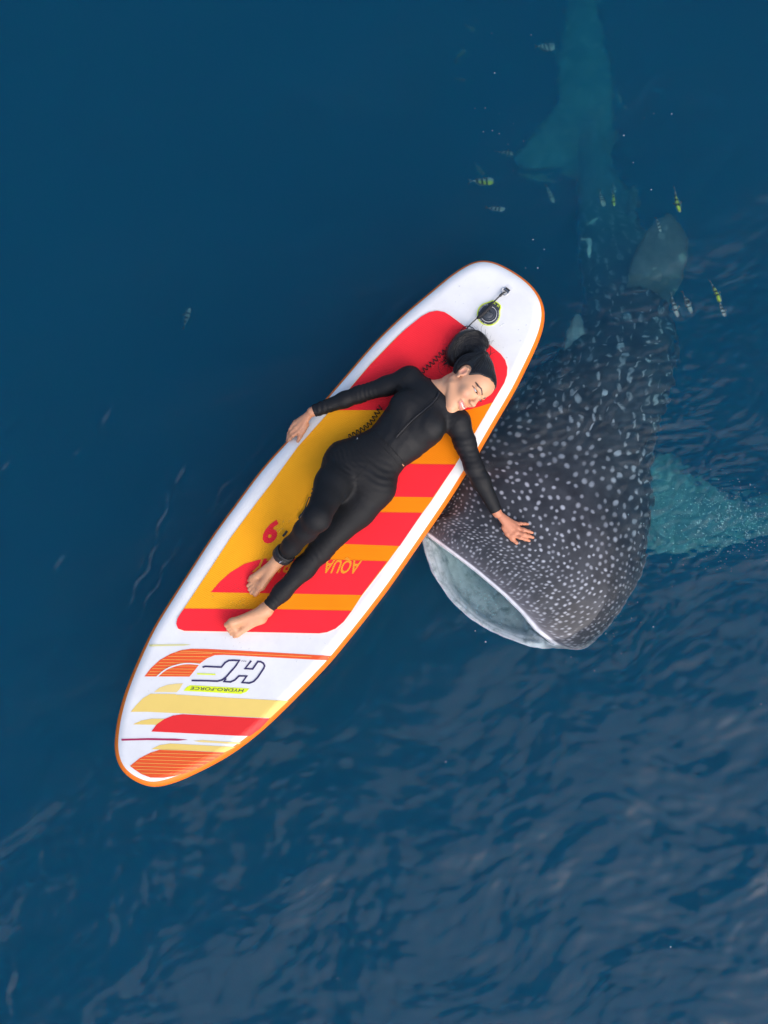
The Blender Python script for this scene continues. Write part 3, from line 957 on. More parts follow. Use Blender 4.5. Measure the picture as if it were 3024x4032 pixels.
    seglen = np.linalg.norm(np.diff(R, axis=1), axis=2)
    cum = np.concatenate([np.zeros((nr, 1)), np.cumsum(seglen, axis=1)], axis=1)
    x = cum - cum[:, nd // 2][:, None]
    dors = np.zeros((nr, npt))
    j = np.arange(npt)
    tri_ = np.where(j < nd, 1 - np.abs(j - (nd - 1) / 2) / ((nd - 1) / 2), -(1 - np.abs(j - nd - nv / 2) / (nv / 2)))
    dors[:] = tri_[None, :]
    inside = (seg_t < n_mouth - .3)[:, None] & np.ones((1, npt), bool)
    # spots thrown with a spacing that grows from the lips backwards
    def spacing(ss, xx):
        a = 0.0205 + 0.026 * np.clip((ss - .16) / .48, 0, 1) ** 1.1 + 0.014 * np.clip((ss - .8) / .6, 0, 1)
        edge = 0.012 * np.clip((np.abs(xx) - .30) / .15, 0, 1)
        return np.maximum(0.0195, a - edge * np.clip((ss - .1) / .3, 0, 1))
    r2 = np.random.default_rng(5)
    pts = []
    cell = 0.07
    gridd = {}
    smax = s[-1]
    # rows across the head: jittered lattice first, so that the spots line up loosely as they do on the animal
    ss = 0.030
    cand = []
    while ss < smax - .1:
        half = np.interp(ss, s, (cum[:, nd - 1] - cum[:, 0]) / 2)
        xx = -half * 1.0
        off = r2.uniform(0, .03)
        xx += off
        while xx < half * 1.0:
            sp = float(spacing(ss, xx))
            cand.append((ss + r2.normal(0, .17) * sp, xx + r2.normal(0, .17) * sp, sp))
            xx += sp * (1.0 + .12 * r2.normal())
        ss += float(spacing(ss, 0)) * .90
    for a, b, sp in cand:
        ga, gb = int(a / cell), int((b + 5) / cell)
        ok = True
        for da in (-1, 0, 1):
            for db in (-1, 0, 1):
                for (qa, qb, qs) in gridd.get((ga + da, gb + db), ()):
                    if (a - qa) ** 2 + (b - qb) ** 2 < (0.70 * min(sp, qs)) ** 2: ok = False
        if ok and r2.random() > .03:
            gridd.setdefault((ga, gb), []).append((a, b, sp)); pts.append((a, b, sp))
    spot = np.zeros((nr, npt), np.float32)
    X = x; SS = np.repeat(s[:, None], npt, 1)
    for a, b, sp in pts:
        rad = sp * r2.uniform(.165, .29)
        if sp > .05 and r2.random() < .2: rad *= 1.3
        el = 1.0 + r2.uniform(0, .28); ang = r2.uniform(0, math.pi)
        if a > .9:                                     # bars and streaks across the back further down the body
            el = r2.uniform(1.4, 2.6); ang = r2.normal(1.25, .3); rad *= r2.uniform(.8, 1.15)
        i0, i1 = np.searchsorted(s, (a - rad * 3, a + rad * 3))
        if i1 <= i0: continue
        ds, dx = SS[i0:i1] - a, X[i0:i1] - b
        ca, sa = math.cos(ang), math.sin(ang)
        e1, e2 = (ds * ca + dx * sa) * el, (-ds * sa + dx * ca) / math.sqrt(el)
        wob = 1 + .07 * np.sin(2 * np.arctan2(e2, e1) + a * 90)
        d = np.sqrt(e1 ** 2 + e2 ** 2) / (rad * wob)
        val = np.clip((1.25 - d) / .62, 0, 1) * r2.uniform(.4, 1.0)
        spot[i0:i1] = np.maximum(spot[i0:i1], val)
    # short wavy lines between the spots
    for _ in range(0):
        a, b = r2.uniform(.25, .95), r2.uniform(-.1, .55)
        th = r2.uniform(0, 6.28); th2 = th
        pth = []
        for k in range(14):
            pth.append((a, b)); a += .006 * math.cos(th); b += .006 * math.sin(th); th += r2.normal(.10, .12)
        for pa, pb in pth:
            i0, i1 = np.searchsorted(s, (pa - .012, pa + .012))
            d = np.sqrt((SS[i0:i1] - pa) ** 2 + (X[i0:i1] - pb) ** 2) / .0040
            spot[i0:i1] = np.maximum(spot[i0:i1], np.clip((1.3 - d) / .6, 0, 1) * .3)
    fade_lip = np.clip((s - .012) / .05, 0, 1)[:, None]
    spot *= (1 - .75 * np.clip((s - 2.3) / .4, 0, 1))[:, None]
    spot *= np.where(dors > 0.01, 1, 0) * fade_lip * ~inside
    pale = np.zeros((nr, npt), np.float32)
    pale = np.clip((-dors + .10) / .30, 0, 1)              # belly and lower jaw are pale
    crease = np.zeros(nr)
    for c_, w_, a_ in ((n_mouth - 2.0, .16, .45), (n_mouth - 3.1, .14, .35)): crease += a_ * np.exp(-((seg_t - c_) / w_) ** 2)
    lip = np.exp(-((s - .002) / .011) ** 2)[:, None] * (dors >= 0)
    fresh = np.clip((.10 - s) / .10, 0, 1)[:, None] * (dors > 0)
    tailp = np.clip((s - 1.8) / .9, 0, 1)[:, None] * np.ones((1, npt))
    mouth = inside.astype(np.float32) * np.clip((n_mouth - .3 - seg_t) / .8, 0, 1)[:, None]
    for nm, arr in (('spot', spot), ('pale', np.maximum(pale, lip * .95)), ('mouth', mouth), ('snout', fresh), ('rear', tailp), ('crease', np.clip(crease, 0, .8)[:, None] * (dors < 0))):
        at = me.attributes.new(nm, 'FLOAT', 'POINT')
        full = np.concatenate([np.asarray(arr, np.float32).reshape(-1), [0, 0]]).astype(np.float32)
        at.data.foreach_set('value', full)
    root = empty('whale_shark', tuple(P(2100, 2100, -.2)))
    tag(root, 'white-spotted dark grey whale shark with its pale open mouth at the surface beside the board', 'whale shark')
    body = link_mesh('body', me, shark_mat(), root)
    b2 = bmesh.new(); b2.from_mesh(me); bmesh.ops.recalc_face_normals(b2, faces=b2.faces[:])
    b2.to_mesh(me); b2.free()
    return root, body

def shark_mat():
    mt, N, L, B = mat_new('shark_skin')
    def attr(n):
        a = N.new('ShaderNodeAttribute'); a.attribute_name = n; return a
    tc = N.new('ShaderNodeTexCoord')
    nz = N.new('ShaderNodeTexNoise'); nz.inputs['Scale'].default_value = 9; nz.inputs['Detail'].default_value = 4
    L.new(tc.outputs['Object'], nz.inputs['Vector'])
    ramp = N.new('ShaderNodeValToRGB')
    ramp.color_ramp.elements[0].position = .3; ramp.color_ramp.elements[0].color = (0.024, 0.026, 0.032, 1)
    ramp.color_ramp.elements[1].position = .75; ramp.color_ramp.elements[1].color = (0.058, 0.062, 0.072, 1)
    L.new(nz.outputs['Fac'], ramp.inputs[0])
    def mix(a, b_col, fac):
        m_ = N.new('ShaderNodeMixRGB')
        L.new(a, m_.inputs[1]); m_.inputs[2].default_value = (*b_col, 1); L.new(fac, m_.inputs[0])
        return m_.outputs[0]
    c = mix(ramp.outputs[0], (0.13, 0.125, 0.145), attr('snout').outputs['Fac'])
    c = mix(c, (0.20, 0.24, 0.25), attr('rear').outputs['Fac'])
    c = mix(c, (0.46, 0.48, 0.53), attr('spot').outputs['Fac'])
    c = mix(c, (0.88, 0.88, 0.92), attr('pale').outputs['Fac'])
    c = mix(c, (0.80, 0.80, 0.82), attr('mouth').outputs['Fac'])
    nm = N.new('ShaderNodeTexNoise'); nm.inputs['Scale'].default_value = 17; nm.inputs['Detail'].default_value = 7; nm.inputs['Roughness'].default_value = .7
    L.new(tc.outputs['Object'], nm.inputs['Vector'])
    rm_ = N.new('ShaderNodeMapRange'); rm_.inputs['From Min'].default_value = .5; rm_.inputs['From Max'].default_value = .68
    L.new(nm.outputs['Fac'], rm_.inputs['Value'])
    mm_ = N.new('ShaderNodeMath'); mm_.operation = 'MULTIPLY'; L.new(rm_.outputs[0], mm_.inputs[0]); L.new(attr('mouth').outputs['Fac'], mm_.inputs[1])
    c = mix(c, (0.28, 0.33, 0.34), mm_.outputs[0])
    c = mix(c, (0.30, 0.34, 0.38), attr('crease').outputs['Fac'])
    n2 = N.new('ShaderNodeTexNoise'); n2.inputs['Scale'].default_value = 28; n2.inputs['Detail'].default_value = 3
    L.new(tc.outputs['Object'], n2.inputs['Vector'])
    hs = N.new('ShaderNodeHueSaturation'); mr = N.new('ShaderNodeMapRange'); mr.inputs['To Min'].default_value = .65; mr.inputs['To Max'].default_value = 1.35
    L.new(n2.outputs['Fac'], mr.inputs['Value']); L.new(mr.outputs[0], hs.inputs['Value']); L.new(c, hs.inputs['Color'])
    L.new(hs.outputs[0], B.inputs['Base Color'])
    B.inputs['Roughness'].default_value = 0.42
    B.inputs['Specular IOR Level'].default_value = 0.35
    bp = N.new('ShaderNodeBump'); bp.inputs['Distance'].default_value = .0012; bp.inputs['Strength'].default_value = 1
    L.new(n2.outputs['Fac'], bp.inputs['Height']); L.new(bp.outputs[0], B.inputs['Normal'])
    return mt

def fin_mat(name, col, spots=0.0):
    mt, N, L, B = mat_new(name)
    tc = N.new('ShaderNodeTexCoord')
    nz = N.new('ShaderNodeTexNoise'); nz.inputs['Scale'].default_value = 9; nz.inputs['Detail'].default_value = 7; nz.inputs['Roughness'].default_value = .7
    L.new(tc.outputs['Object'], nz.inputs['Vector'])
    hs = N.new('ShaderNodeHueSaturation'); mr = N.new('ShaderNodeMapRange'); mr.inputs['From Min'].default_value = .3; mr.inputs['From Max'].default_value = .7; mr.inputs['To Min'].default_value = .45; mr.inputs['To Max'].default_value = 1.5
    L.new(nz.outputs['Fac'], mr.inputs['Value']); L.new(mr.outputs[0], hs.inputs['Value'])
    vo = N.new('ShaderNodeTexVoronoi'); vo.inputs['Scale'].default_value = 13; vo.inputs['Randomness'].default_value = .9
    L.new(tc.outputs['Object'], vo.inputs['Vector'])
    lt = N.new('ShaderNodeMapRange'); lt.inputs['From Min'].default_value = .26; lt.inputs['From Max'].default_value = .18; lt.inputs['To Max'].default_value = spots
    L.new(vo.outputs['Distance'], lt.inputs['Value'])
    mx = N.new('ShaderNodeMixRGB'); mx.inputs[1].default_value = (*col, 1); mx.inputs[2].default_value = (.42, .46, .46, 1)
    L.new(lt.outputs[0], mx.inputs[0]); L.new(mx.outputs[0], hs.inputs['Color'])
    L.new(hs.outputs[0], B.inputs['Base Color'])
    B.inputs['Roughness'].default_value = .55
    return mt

def make_fin(name, outline, zfun, thick, mat, parent, n=90):
    """a fin: closed outline in pixels with its depth along it, swelling to a lens section inside"""
    pts = catmull([(x, y) for x, y in outline], n, closed=True)
    rim = np.array([P(x, y, zfun(x, y)) for x, y in pts])
    c = rim.mean(0)
    cpx = pts.mean(0)
    rows = []
    levels = [1.0, .97, .88, .7, .45, .2]
    top = []
    for f in levels:
        pp = cpx + (pts - cpx) * f
        h = thick * math.sqrt(max(0, 1 - f ** 3))
        base = np.array([P(x, y, zfun(x, y)) for x, y in pp])
        rows.append((base, h))
    V, F = [], []
    for base, h in rows: V += [b + np.array([0, 0, h]) for b in base]
    nt = len(V)
    for base, h in rows[1:]: V += [b - np.array([0, 0, h]) for b in base]
    V.append(np.array(P(*cpx, zfun(*cpx))) + np.array([0, 0, thick])); ct = len(V) - 1
    V.append(np.array(P(*cpx, zfun(*cpx))) - np.array([0, 0, thick])); cb = len(V) - 1
    def rows_idx(k, under):
        if k == 0 or not under: return [k * n + i for i in range(n)]
        return [nt + (k - 1) * n + i for i in range(n)]
    for under in (False, True):
        for k in range(len(levels) - 1):
            a, b = rows_idx(k, under), rows_idx(k + 1, under)
            for i in range(n):
                jn = (i + 1) % n
                F.append((a[i], a[jn], b[jn], b[i]))
        a = rows_idx(len(levels) - 1, under)
        for i in range(n):
            F.append((a[i], a[(i + 1) % n], cb if under else ct))
    o = new_mesh_obj(name, V, F, mat, parent)
    b2 = bmesh.new(); b2.from_mesh(o.data); bmesh.ops.recalc_face_normals(b2, faces=b2.faces[:]); b2.to_mesh(o.data); b2.free()
    return o

shark, shark_body = make_shark()
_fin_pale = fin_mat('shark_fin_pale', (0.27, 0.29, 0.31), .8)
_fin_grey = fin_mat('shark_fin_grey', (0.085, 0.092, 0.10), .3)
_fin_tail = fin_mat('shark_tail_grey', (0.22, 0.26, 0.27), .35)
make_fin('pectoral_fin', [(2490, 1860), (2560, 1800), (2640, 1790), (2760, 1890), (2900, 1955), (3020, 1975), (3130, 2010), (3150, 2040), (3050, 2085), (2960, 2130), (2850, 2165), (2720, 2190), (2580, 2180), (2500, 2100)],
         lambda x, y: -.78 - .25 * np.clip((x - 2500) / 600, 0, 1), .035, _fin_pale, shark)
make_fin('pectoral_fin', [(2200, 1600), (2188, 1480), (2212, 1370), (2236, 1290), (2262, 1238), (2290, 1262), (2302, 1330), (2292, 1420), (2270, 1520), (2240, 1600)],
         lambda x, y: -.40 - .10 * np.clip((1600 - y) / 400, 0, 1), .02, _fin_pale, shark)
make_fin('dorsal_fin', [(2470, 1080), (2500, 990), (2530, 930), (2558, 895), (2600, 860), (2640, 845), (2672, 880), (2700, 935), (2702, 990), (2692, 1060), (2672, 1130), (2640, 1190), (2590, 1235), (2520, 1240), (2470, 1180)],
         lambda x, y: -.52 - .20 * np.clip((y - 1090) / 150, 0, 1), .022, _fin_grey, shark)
make_fin('second_dorsal_fin', [(2478, 800), (2480, 760), (2500, 742), (2520, 760), (2524, 810), (2516, 865), (2495, 900), (2480, 870)],
         lambda x, y: -.95, .014, _fin_grey, shark, 50)
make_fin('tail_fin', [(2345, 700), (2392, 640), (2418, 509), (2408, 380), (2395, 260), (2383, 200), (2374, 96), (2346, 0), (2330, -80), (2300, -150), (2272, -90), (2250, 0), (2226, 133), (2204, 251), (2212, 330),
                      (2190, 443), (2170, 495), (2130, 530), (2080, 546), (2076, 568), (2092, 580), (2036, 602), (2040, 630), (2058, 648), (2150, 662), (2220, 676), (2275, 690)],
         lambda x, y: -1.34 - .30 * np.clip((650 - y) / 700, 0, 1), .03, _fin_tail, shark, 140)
# ================================================================== person: fields of smoothly joined limbs, meshed as one surface
def nrm(v): v = np.asarray(v, float); return v / np.linalg.norm(v)

class Field:
    """signed distance field made of smoothly blended limbs"""
    def __init__(self): self.prims = []
    def add(self, fn, c, R, k=.012, op='u'): self.prims.append((fn, np.asarray(c, float), R, k, op))
    def cone(self, a, b, ra, rb, k=.012, op='u'):
        a, b = np.asarray(a, float), np.asarray(b, float)
        ab = b - a; L2 = ab.dot(ab) + 1e-12
        def fn(p):
            t = np.clip(((p - a) @ ab) / L2, 0, 1)
            d = p - a - t[..., None] * ab
            return np.sqrt((d * d).sum(-1)) - (ra + (rb - ra) * t)
        self.add(fn, (a + b) / 2, math.sqrt(L2) / 2 + max(ra, rb), k, op)
    def chain(self, pts, rad, k=.012):
        for i in range(len(pts) - 1): self.cone(pts[i], pts[i + 1], rad[i], rad[i + 1], k)
    def ell(self, c, r, M=None, k=.012, op='u'):
        c = np.asarray(c, float); r = np.asarray(r, float)
        M = np.eye(3) if M is None else np.asarray(M, float)      # columns: local axes
        def fn(p):
            q = (p - c) @ M
            k0 = np.sqrt(((q / r) ** 2).sum(-1)); k1 = np.sqrt(((q / (r * r)) ** 2).sum(-1)) + 1e-9
            return k0 * (k0 - 1) / k1
        self.add(fn, c, r.max(), k, op)
    def loft(self, C, LAT, W, H, k=.02):
        """body of elliptical sections: centres, lateral directions, half widths, half heights"""
        C, LAT = np.asarray(C, float), np.asarray(LAT, float)
        W, H = np.asarray(W, float), np.asarray(H, float)
        LAT = LAT / np.linalg.norm(LAT, axis=1)[:, None]
        def fn(p):
            best = np.full(p.shape[:-1], 9.0)
            p = p.astype(np.float32)
            for i in range(len(C) - 1):
                ab = C[i + 1] - C[i]; L2 = ab.dot(ab); dn = ab / math.sqrt(L2)
                l0 = LAT[i] - dn * LAT[i].dot(dn); l1 = LAT[i + 1] - dn * LAT[i + 1].dot(dn)
                M = np.stack([dn, l0, l1, np.cross(l0, dn), np.cross(l1, dn)], 1).astype(np.float32)
                r = p @ M - (C[i] @ M).astype(np.float32)
                t = np.clip(r[..., 0] / math.sqrt(L2), 0, 1)
                e = r[..., 0] - t * math.sqrt(L2)
                x = r[..., 1] + (r[..., 2] - r[..., 1]) * t
                y = r[..., 3] + (r[..., 4] - r[..., 3]) * t
                w = W[i] + (W[i + 1] - W[i]) * t; h = H[i] + (H[i + 1] - H[i]) * t
                mn = np.minimum(w, h)
                f = (np.sqrt((x / w) ** 2 + (y / h) ** 2 + (e / mn) ** 2) - 1) * mn
                best = np.minimum(best, f)
            return best
        c = C.mean(0)
        self.add(fn, c, np.linalg.norm(C - c, axis=1).max() + W.max(), k)
    def eval(self, p, near=None):
        d = np.full(p.shape[:-1], 1.0)
        for fn, c, R, k, op in self.prims:
            if near is not None:
                bc, br = near
                msk = np.linalg.norm(bc - c, axis=-1) < R + br + .05
                if not msk.any(): continue
                a, b = d[msk], fn(p[msk])
            else:
                a, b = d, fn(p)
            if op == 'u':
                h2 = np.clip(.5 + .5 * (a - b) / k, 0, 1)
                r = a + (b - a) * h2 - k * h2 * (1 - h2)
            else:                                          # smooth subtraction
                h2 = np.clip(.5 - .5 * (a + b) / k, 0, 1)
                r = a + (-b - a) * h2 + k * h2 * (1 - h2)
            if near is not None: d[msk] = r
            else: d = r
        return d

def mesh_field(f, lo, hi, h, extra=None):
    """surface nets over the blocks near the surface; extra(p, d) may cut or push the field"""
    B = 8
    lo, hi = np.asarray(lo, float), np.asarray(hi, float)
    nb = np.ceil((hi - lo) / (h * B)).astype(int) + 1
    br = B * h * .87
    G = 5                                                    # coarse blocks first
    nc = np.ceil(nb / G).astype(int)
    ci = np.stack(np.meshgrid(*[np.arange(n) for n in nc], indexing='ij'), -1).reshape(-1, 3)
    dc = f.eval(lo + (ci + .5) * (B * h * G))
    ci = ci[np.abs(dc) < br * G * 1.25 + .02]
    sub = np.stack(np.meshgrid(*[np.arange(G)] * 3, indexing='ij'), -1).reshape(-1, 3)
    bi = (ci[:, None, :] * G + sub[None]).reshape(-1, 3)
    bi = bi[(bi < nb).all(1)]
    bc = lo + (bi + .5) * B * h
    keep = []
    for s in range(0, len(bc), 20000):
        d = f.eval(bc[s:s + 20000], near=(bc[s:s + 20000], .03))
        keep.append(np.abs(d) < br * 1.5 + .012)
    keep = np.concatenate(keep)
    bi, bc = bi[keep], bc[keep]
    g = np.stack(np.meshgrid(*[np.arange(B + 1)] * 3, indexing='ij'), -1).reshape(-1, 3)
    VK, VP, QK = [], [], []
    N = (nb * B + 4).astype(np.int64)
    def key(ix): return (ix[..., 0] * N[1] + ix[..., 1]) * N[2] + ix[..., 2]
    corner = np.array([[i, j, k] for i in (0, 1) for j in (0, 1) for k in (0, 1)])
    edges = [(a, b) for a in range(8) for b in range(a + 1, 8) if np.abs(corner[a] - corner[b]).sum() == 1]
    for s in range(0, len(bi), 400):
        gi = bi[s:s + 400, None, :] * B + g[None]
        p = lo + gi * h
        d = f.eval(p, near=(bc[s:s + 400], br))
        if extra is not None: d = extra(p, d)
        m_ = len(gi)
        D = d.reshape(m_, B + 1, B + 1, B + 1)
        cs = np.stack([D[:, i:B + i, j:B + j, k:B + k] for i, j, k in corner], -1)
        sg = cs < 0
        act = sg.any(-1) & ~sg.all(-1)
        ai = np.argwhere(act)
        if len(ai) == 0: continue
        cv = cs[act]
        acc = np.zeros((len(ai), 3)); cnt = np.zeros(len(ai))
        for a, b in edges:
            da, db = cv[:, a], cv[:, b]
            x = (da < 0) != (db < 0)
            t = np.where(x, da / np.where(x, da - db, 1), 0)
            pt = corner[a] + t[:, None] * (corner[b] - corner[a])
            acc += np.where(x[:, None], pt, 0); cnt += x
        cell = bi[s:s + 400][ai[:, 0]] * B + ai[:, 1:]
        VK.append(key(cell + 1)); VP.append(lo + (cell + acc / cnt[:, None]) * h)
        for ax in range(3):
            e = np.zeros(3, int); e[ax] = 1
            A = D[:, :B, :B, :B]
            Bv = D[:, e[0]:B + e[0], e[1]:B + e[1], e[2]:B + e[2]]
            x = (A < 0) != (Bv < 0)
            xi = np.argwhere(x)
            if len(xi) == 0: continue
            pt = bi[s:s + 400][xi[:, 0]] * B + xi[:, 1:] + 1
            u, v = np.eye(3, dtype=int)[(ax + 1) % 3], np.eye(3, dtype=int)[(ax + 2) % 3]
            q = np.stack([key(pt), key(pt - u), key(pt - u - v), key(pt - v)], -1)
            fl = (A < 0)[x]
            q[~fl] = q[~fl][:, ::-1]
            QK.append(q)
    VK, VP, QK = np.concatenate(VK), np.concatenate(VP), np.concatenate(QK)
    order = np.argsort(VK)
    VKs, VPs = VK[order], VP[order]
    VKs, ui = np.unique(VKs, return_index=True); VPs = VPs[ui]
    Qi = np.searchsorted(VKs, QK)
    Qi = np.clip(Qi, 0, len(VKs) - 1)
    ok = (VKs[Qi] == QK).all(1)
    return VPs, Qi[ok]

def relax(V, Q, it=2, lam=.5):
    a = np.concatenate([Q[:, [0, 1]], Q[:, [1, 2]], Q[:, [2, 3]], Q[:, [3, 0]]])
    a = np.concatenate([a, a[:, ::-1]])
    cnt = np.bincount(a[:, 0], minlength=len(V)).astype(float)[:, None]
    for _ in range(it):
        s = np.stack([np.bincount(a[:, 0], weights=V[a[:, 1], k], minlength=len(V)) for k in range(3)], -1)
        V = V + lam * (s / np.maximum(cnt, 1) - V)
    return V

def DK(fx, fy, h):
    """point h above the deck under a photograph pixel"""
    z = .2
    for _ in range(6):
        p = P(fx, fy, z)
        z = float(deck_z(p.x, p.y)) + .005 + h
    return np.array(P(fx, fy, z))
def A(fx, fy, z): return np.array(P(fx, fy, z))

# ---- joints
SHO_R, ELB_R, WRI_R = DK(1612, 1492, .085), DK(1414, 1553, .048), DK(1228, 1622, .040)
SHO_L, ELB_L, WRI_L = DK(1800, 1660, .085), A(1866, 1838, .165), A(1958, 2020, .098)
CHE, RIB, WAI, BEL, HIP, CRO = DK(1640, 1652, .098), DK(1580, 1715, .092), DK(1527, 1762, .085), DK(1476, 1806, .088), DK(1412, 1856, .098), DK(1384, 1896, .090)
NECK0 = DK(1722, 1552, .085)
SHOC = DK(1700, 1582, .088)
HIP_R, KNE_R, ANK_R = DK(1343, 1838, .108), DK(1248, 2040, .335), DK(1106, 2196, .075)
HIP_L, KNE_L, ANK_L = DK(1482, 1922, .092), DK(1262, 2166, .085), DK(1046, 2402, .052)
latS = SHO_L - SHO_R
latH = HIP_L - HIP_R; latH[2] *= .3
HEAD_UP = Vector((.885, .455, .06)).normalized()
HEAD_F = Vector((.42, -.80, .45))
HEAD_F = (HEAD_F - HEAD_UP * HEAD_F.dot(HEAD_UP)).normalized()
HEAD_R = HEAD_F.cross(HEAD_UP).normalized()              # her right
HEAD_M = np.array([HEAD_R, HEAD_F, HEAD_UP]).T           # columns: right, forward, up
HEAD_C = DK(1842, 1506, .106)
HS = 1.065
def hd(x, y, z): return HEAD_C + HEAD_M @ (np.array([x, y, z]) * HS)
def to_head(p): return (np.asarray(p) - HEAD_C) @ HEAD_M / HS

def torso_core(f):
    l, lh = nrm(latS), nrm(latH)
    for s in (-1, 1):
        f.chain([SHOC + l * s * .06, CHE + l * s * .055, WAI + l * s * .045, HIP + lh * s * .07, CRO + lh * s * .05], [.06, .072, .06, .075, .07], .03)
    f.chain([NECK0, SHOC, CHE], [.045, .055, .06], .03)

def torso(f, g=0.0, k=.025, part=(0, 8)):
    C = [NECK0 + (SHOC - NECK0) * .2, SHOC, CHE, RIB, WAI, BEL, HIP, CRO]
    LAT = [latS, latS, latS, latS * .7 + latH * .4, latS * .5 + latH * .5, latH, latH, latH]
    W = np.array([.066, .116, .134, .119, .105, .118, .148, .112]) + g
    H = np.array([.048, .078, .094, .088, .080, .084, .096, .085]) + g
    a_, b_ = part
    f.loft(C[a_:b_], LAT[a_:b_], W[a_:b_], H[a_:b_], k)
    l = latS / np.linalg.norm(latS)
    for s in (-1, 1):
        f.ell(CHE + l * s * .066 + np.array([0, 0, .052]) + (SHOC - CHE) * .12, np.array([.060, .060, .048]) + g, k=.035)
    lh = latH / np.linalg.norm(latH)
    f.ell(HIP - lh * .07 + np.array([0, 0, -.01]), np.array([.080, .080, .082]) + g, k=.03)
    f.ell(HIP + lh * .07 + np.array([0, 0, -.01]), np.array([.080, .080, .082]) + g, k=.03)

def arms(f, g=0.0, k=.02):
    for s, e, w, ra, rf in ((SHO_R, ELB_R, WRI_R, (.048, .037, .0315), (.0315, .0305, .0225)), (SHO_L, ELB_L, WRI_L, (.050, .042, .036), (.036, .035, .0215))):
        m_ = s + (e - s) * .45
        f.chain([s, m_, e], np.array(ra) + g, k)
        m2 = e + (w - e) * .3
        f.chain([e, m2, w], np.array(rf) + g, k)
    f.cone(SHOC, SHO_R, .056 + g, .046 + g, .03)
    f.cone(SHOC, SHO_L, .056 + g, .047 + g, .03)

def legs(f, g=0.0, k=.02):
    for h, kn, a, rt, rc in ((HIP_R, KNE_R, ANK_R, (.077, .070, .050), (.050, .043, .034, .028)), (HIP_L, KNE_L, ANK_L, (.079, .071, .045), (.045, .042, .032, .025))):
        f.chain([h, h + (kn - h) * .35, kn], np.array(rt) + g, .035)
        f.chain([kn, kn + (a - kn) * .30, kn + (a - kn) * .7, a], np.array(rc) + g, .03)

def hand(f, wrist, mcps, tips, bends, thumb, radii=(.0082, .0085, .0081, .0070), k=.006, palm_r=.0125):
    """palm joined from wrist to four knuckles, four fingers with bent joints, thumb from the side of the palm"""
    for mcp in mcps:
        f.cone(wrist + (mcp - wrist) * .22, mcp, .0125, palm_r * .82, .007)
    for i in range(3):
        f.cone(mcps[i], mcps[i + 1], palm_r * .8, palm_r * .8, .006)
    for mcp, tip, b, r in zip(mcps, tips, bends, radii):
        d = tip - mcp
        p1 = mcp + d * .44 + b; p2 = mcp + d * .75 + b * .75
        f.chain([mcp, p1, p2, tip], [r * 1.12, r * 1.0, r * .9, r * .74], k)
    f.chain(thumb, [.0135, .0115, .0098, .0078], .007)

def foot(f, ankle, heel, ball_in, ball_out, toes, tip_r):
    mid_in, mid_out = heel + (ball_in - heel) * .55, heel + (ball_out - heel) * .55
    f.cone(ankle, heel, .028, .024, .018)
    f.cone(ankle, ball_in, .0255, .0145, .018)
    f.cone(ankle, ball_out, .0235, .0112, .018)
    f.cone(heel, ball_in, .023, .0145, .018)
    f.cone(heel, ball_out, .021, .0115, .018)
    f.cone(ball_in, ball_out, .0165, .0125, .014)
    n = len(toes)
    for i, (t, r) in enumerate(zip(toes, tip_r)):
        b = ball_in + (ball_out - ball_in) * (i / (n - 1))
        mid = b + (t - b) * .55 + np.array([0, 0, .004])
        f.chain([b, mid, t], [r * 1.15, r * .95, r], .0055)

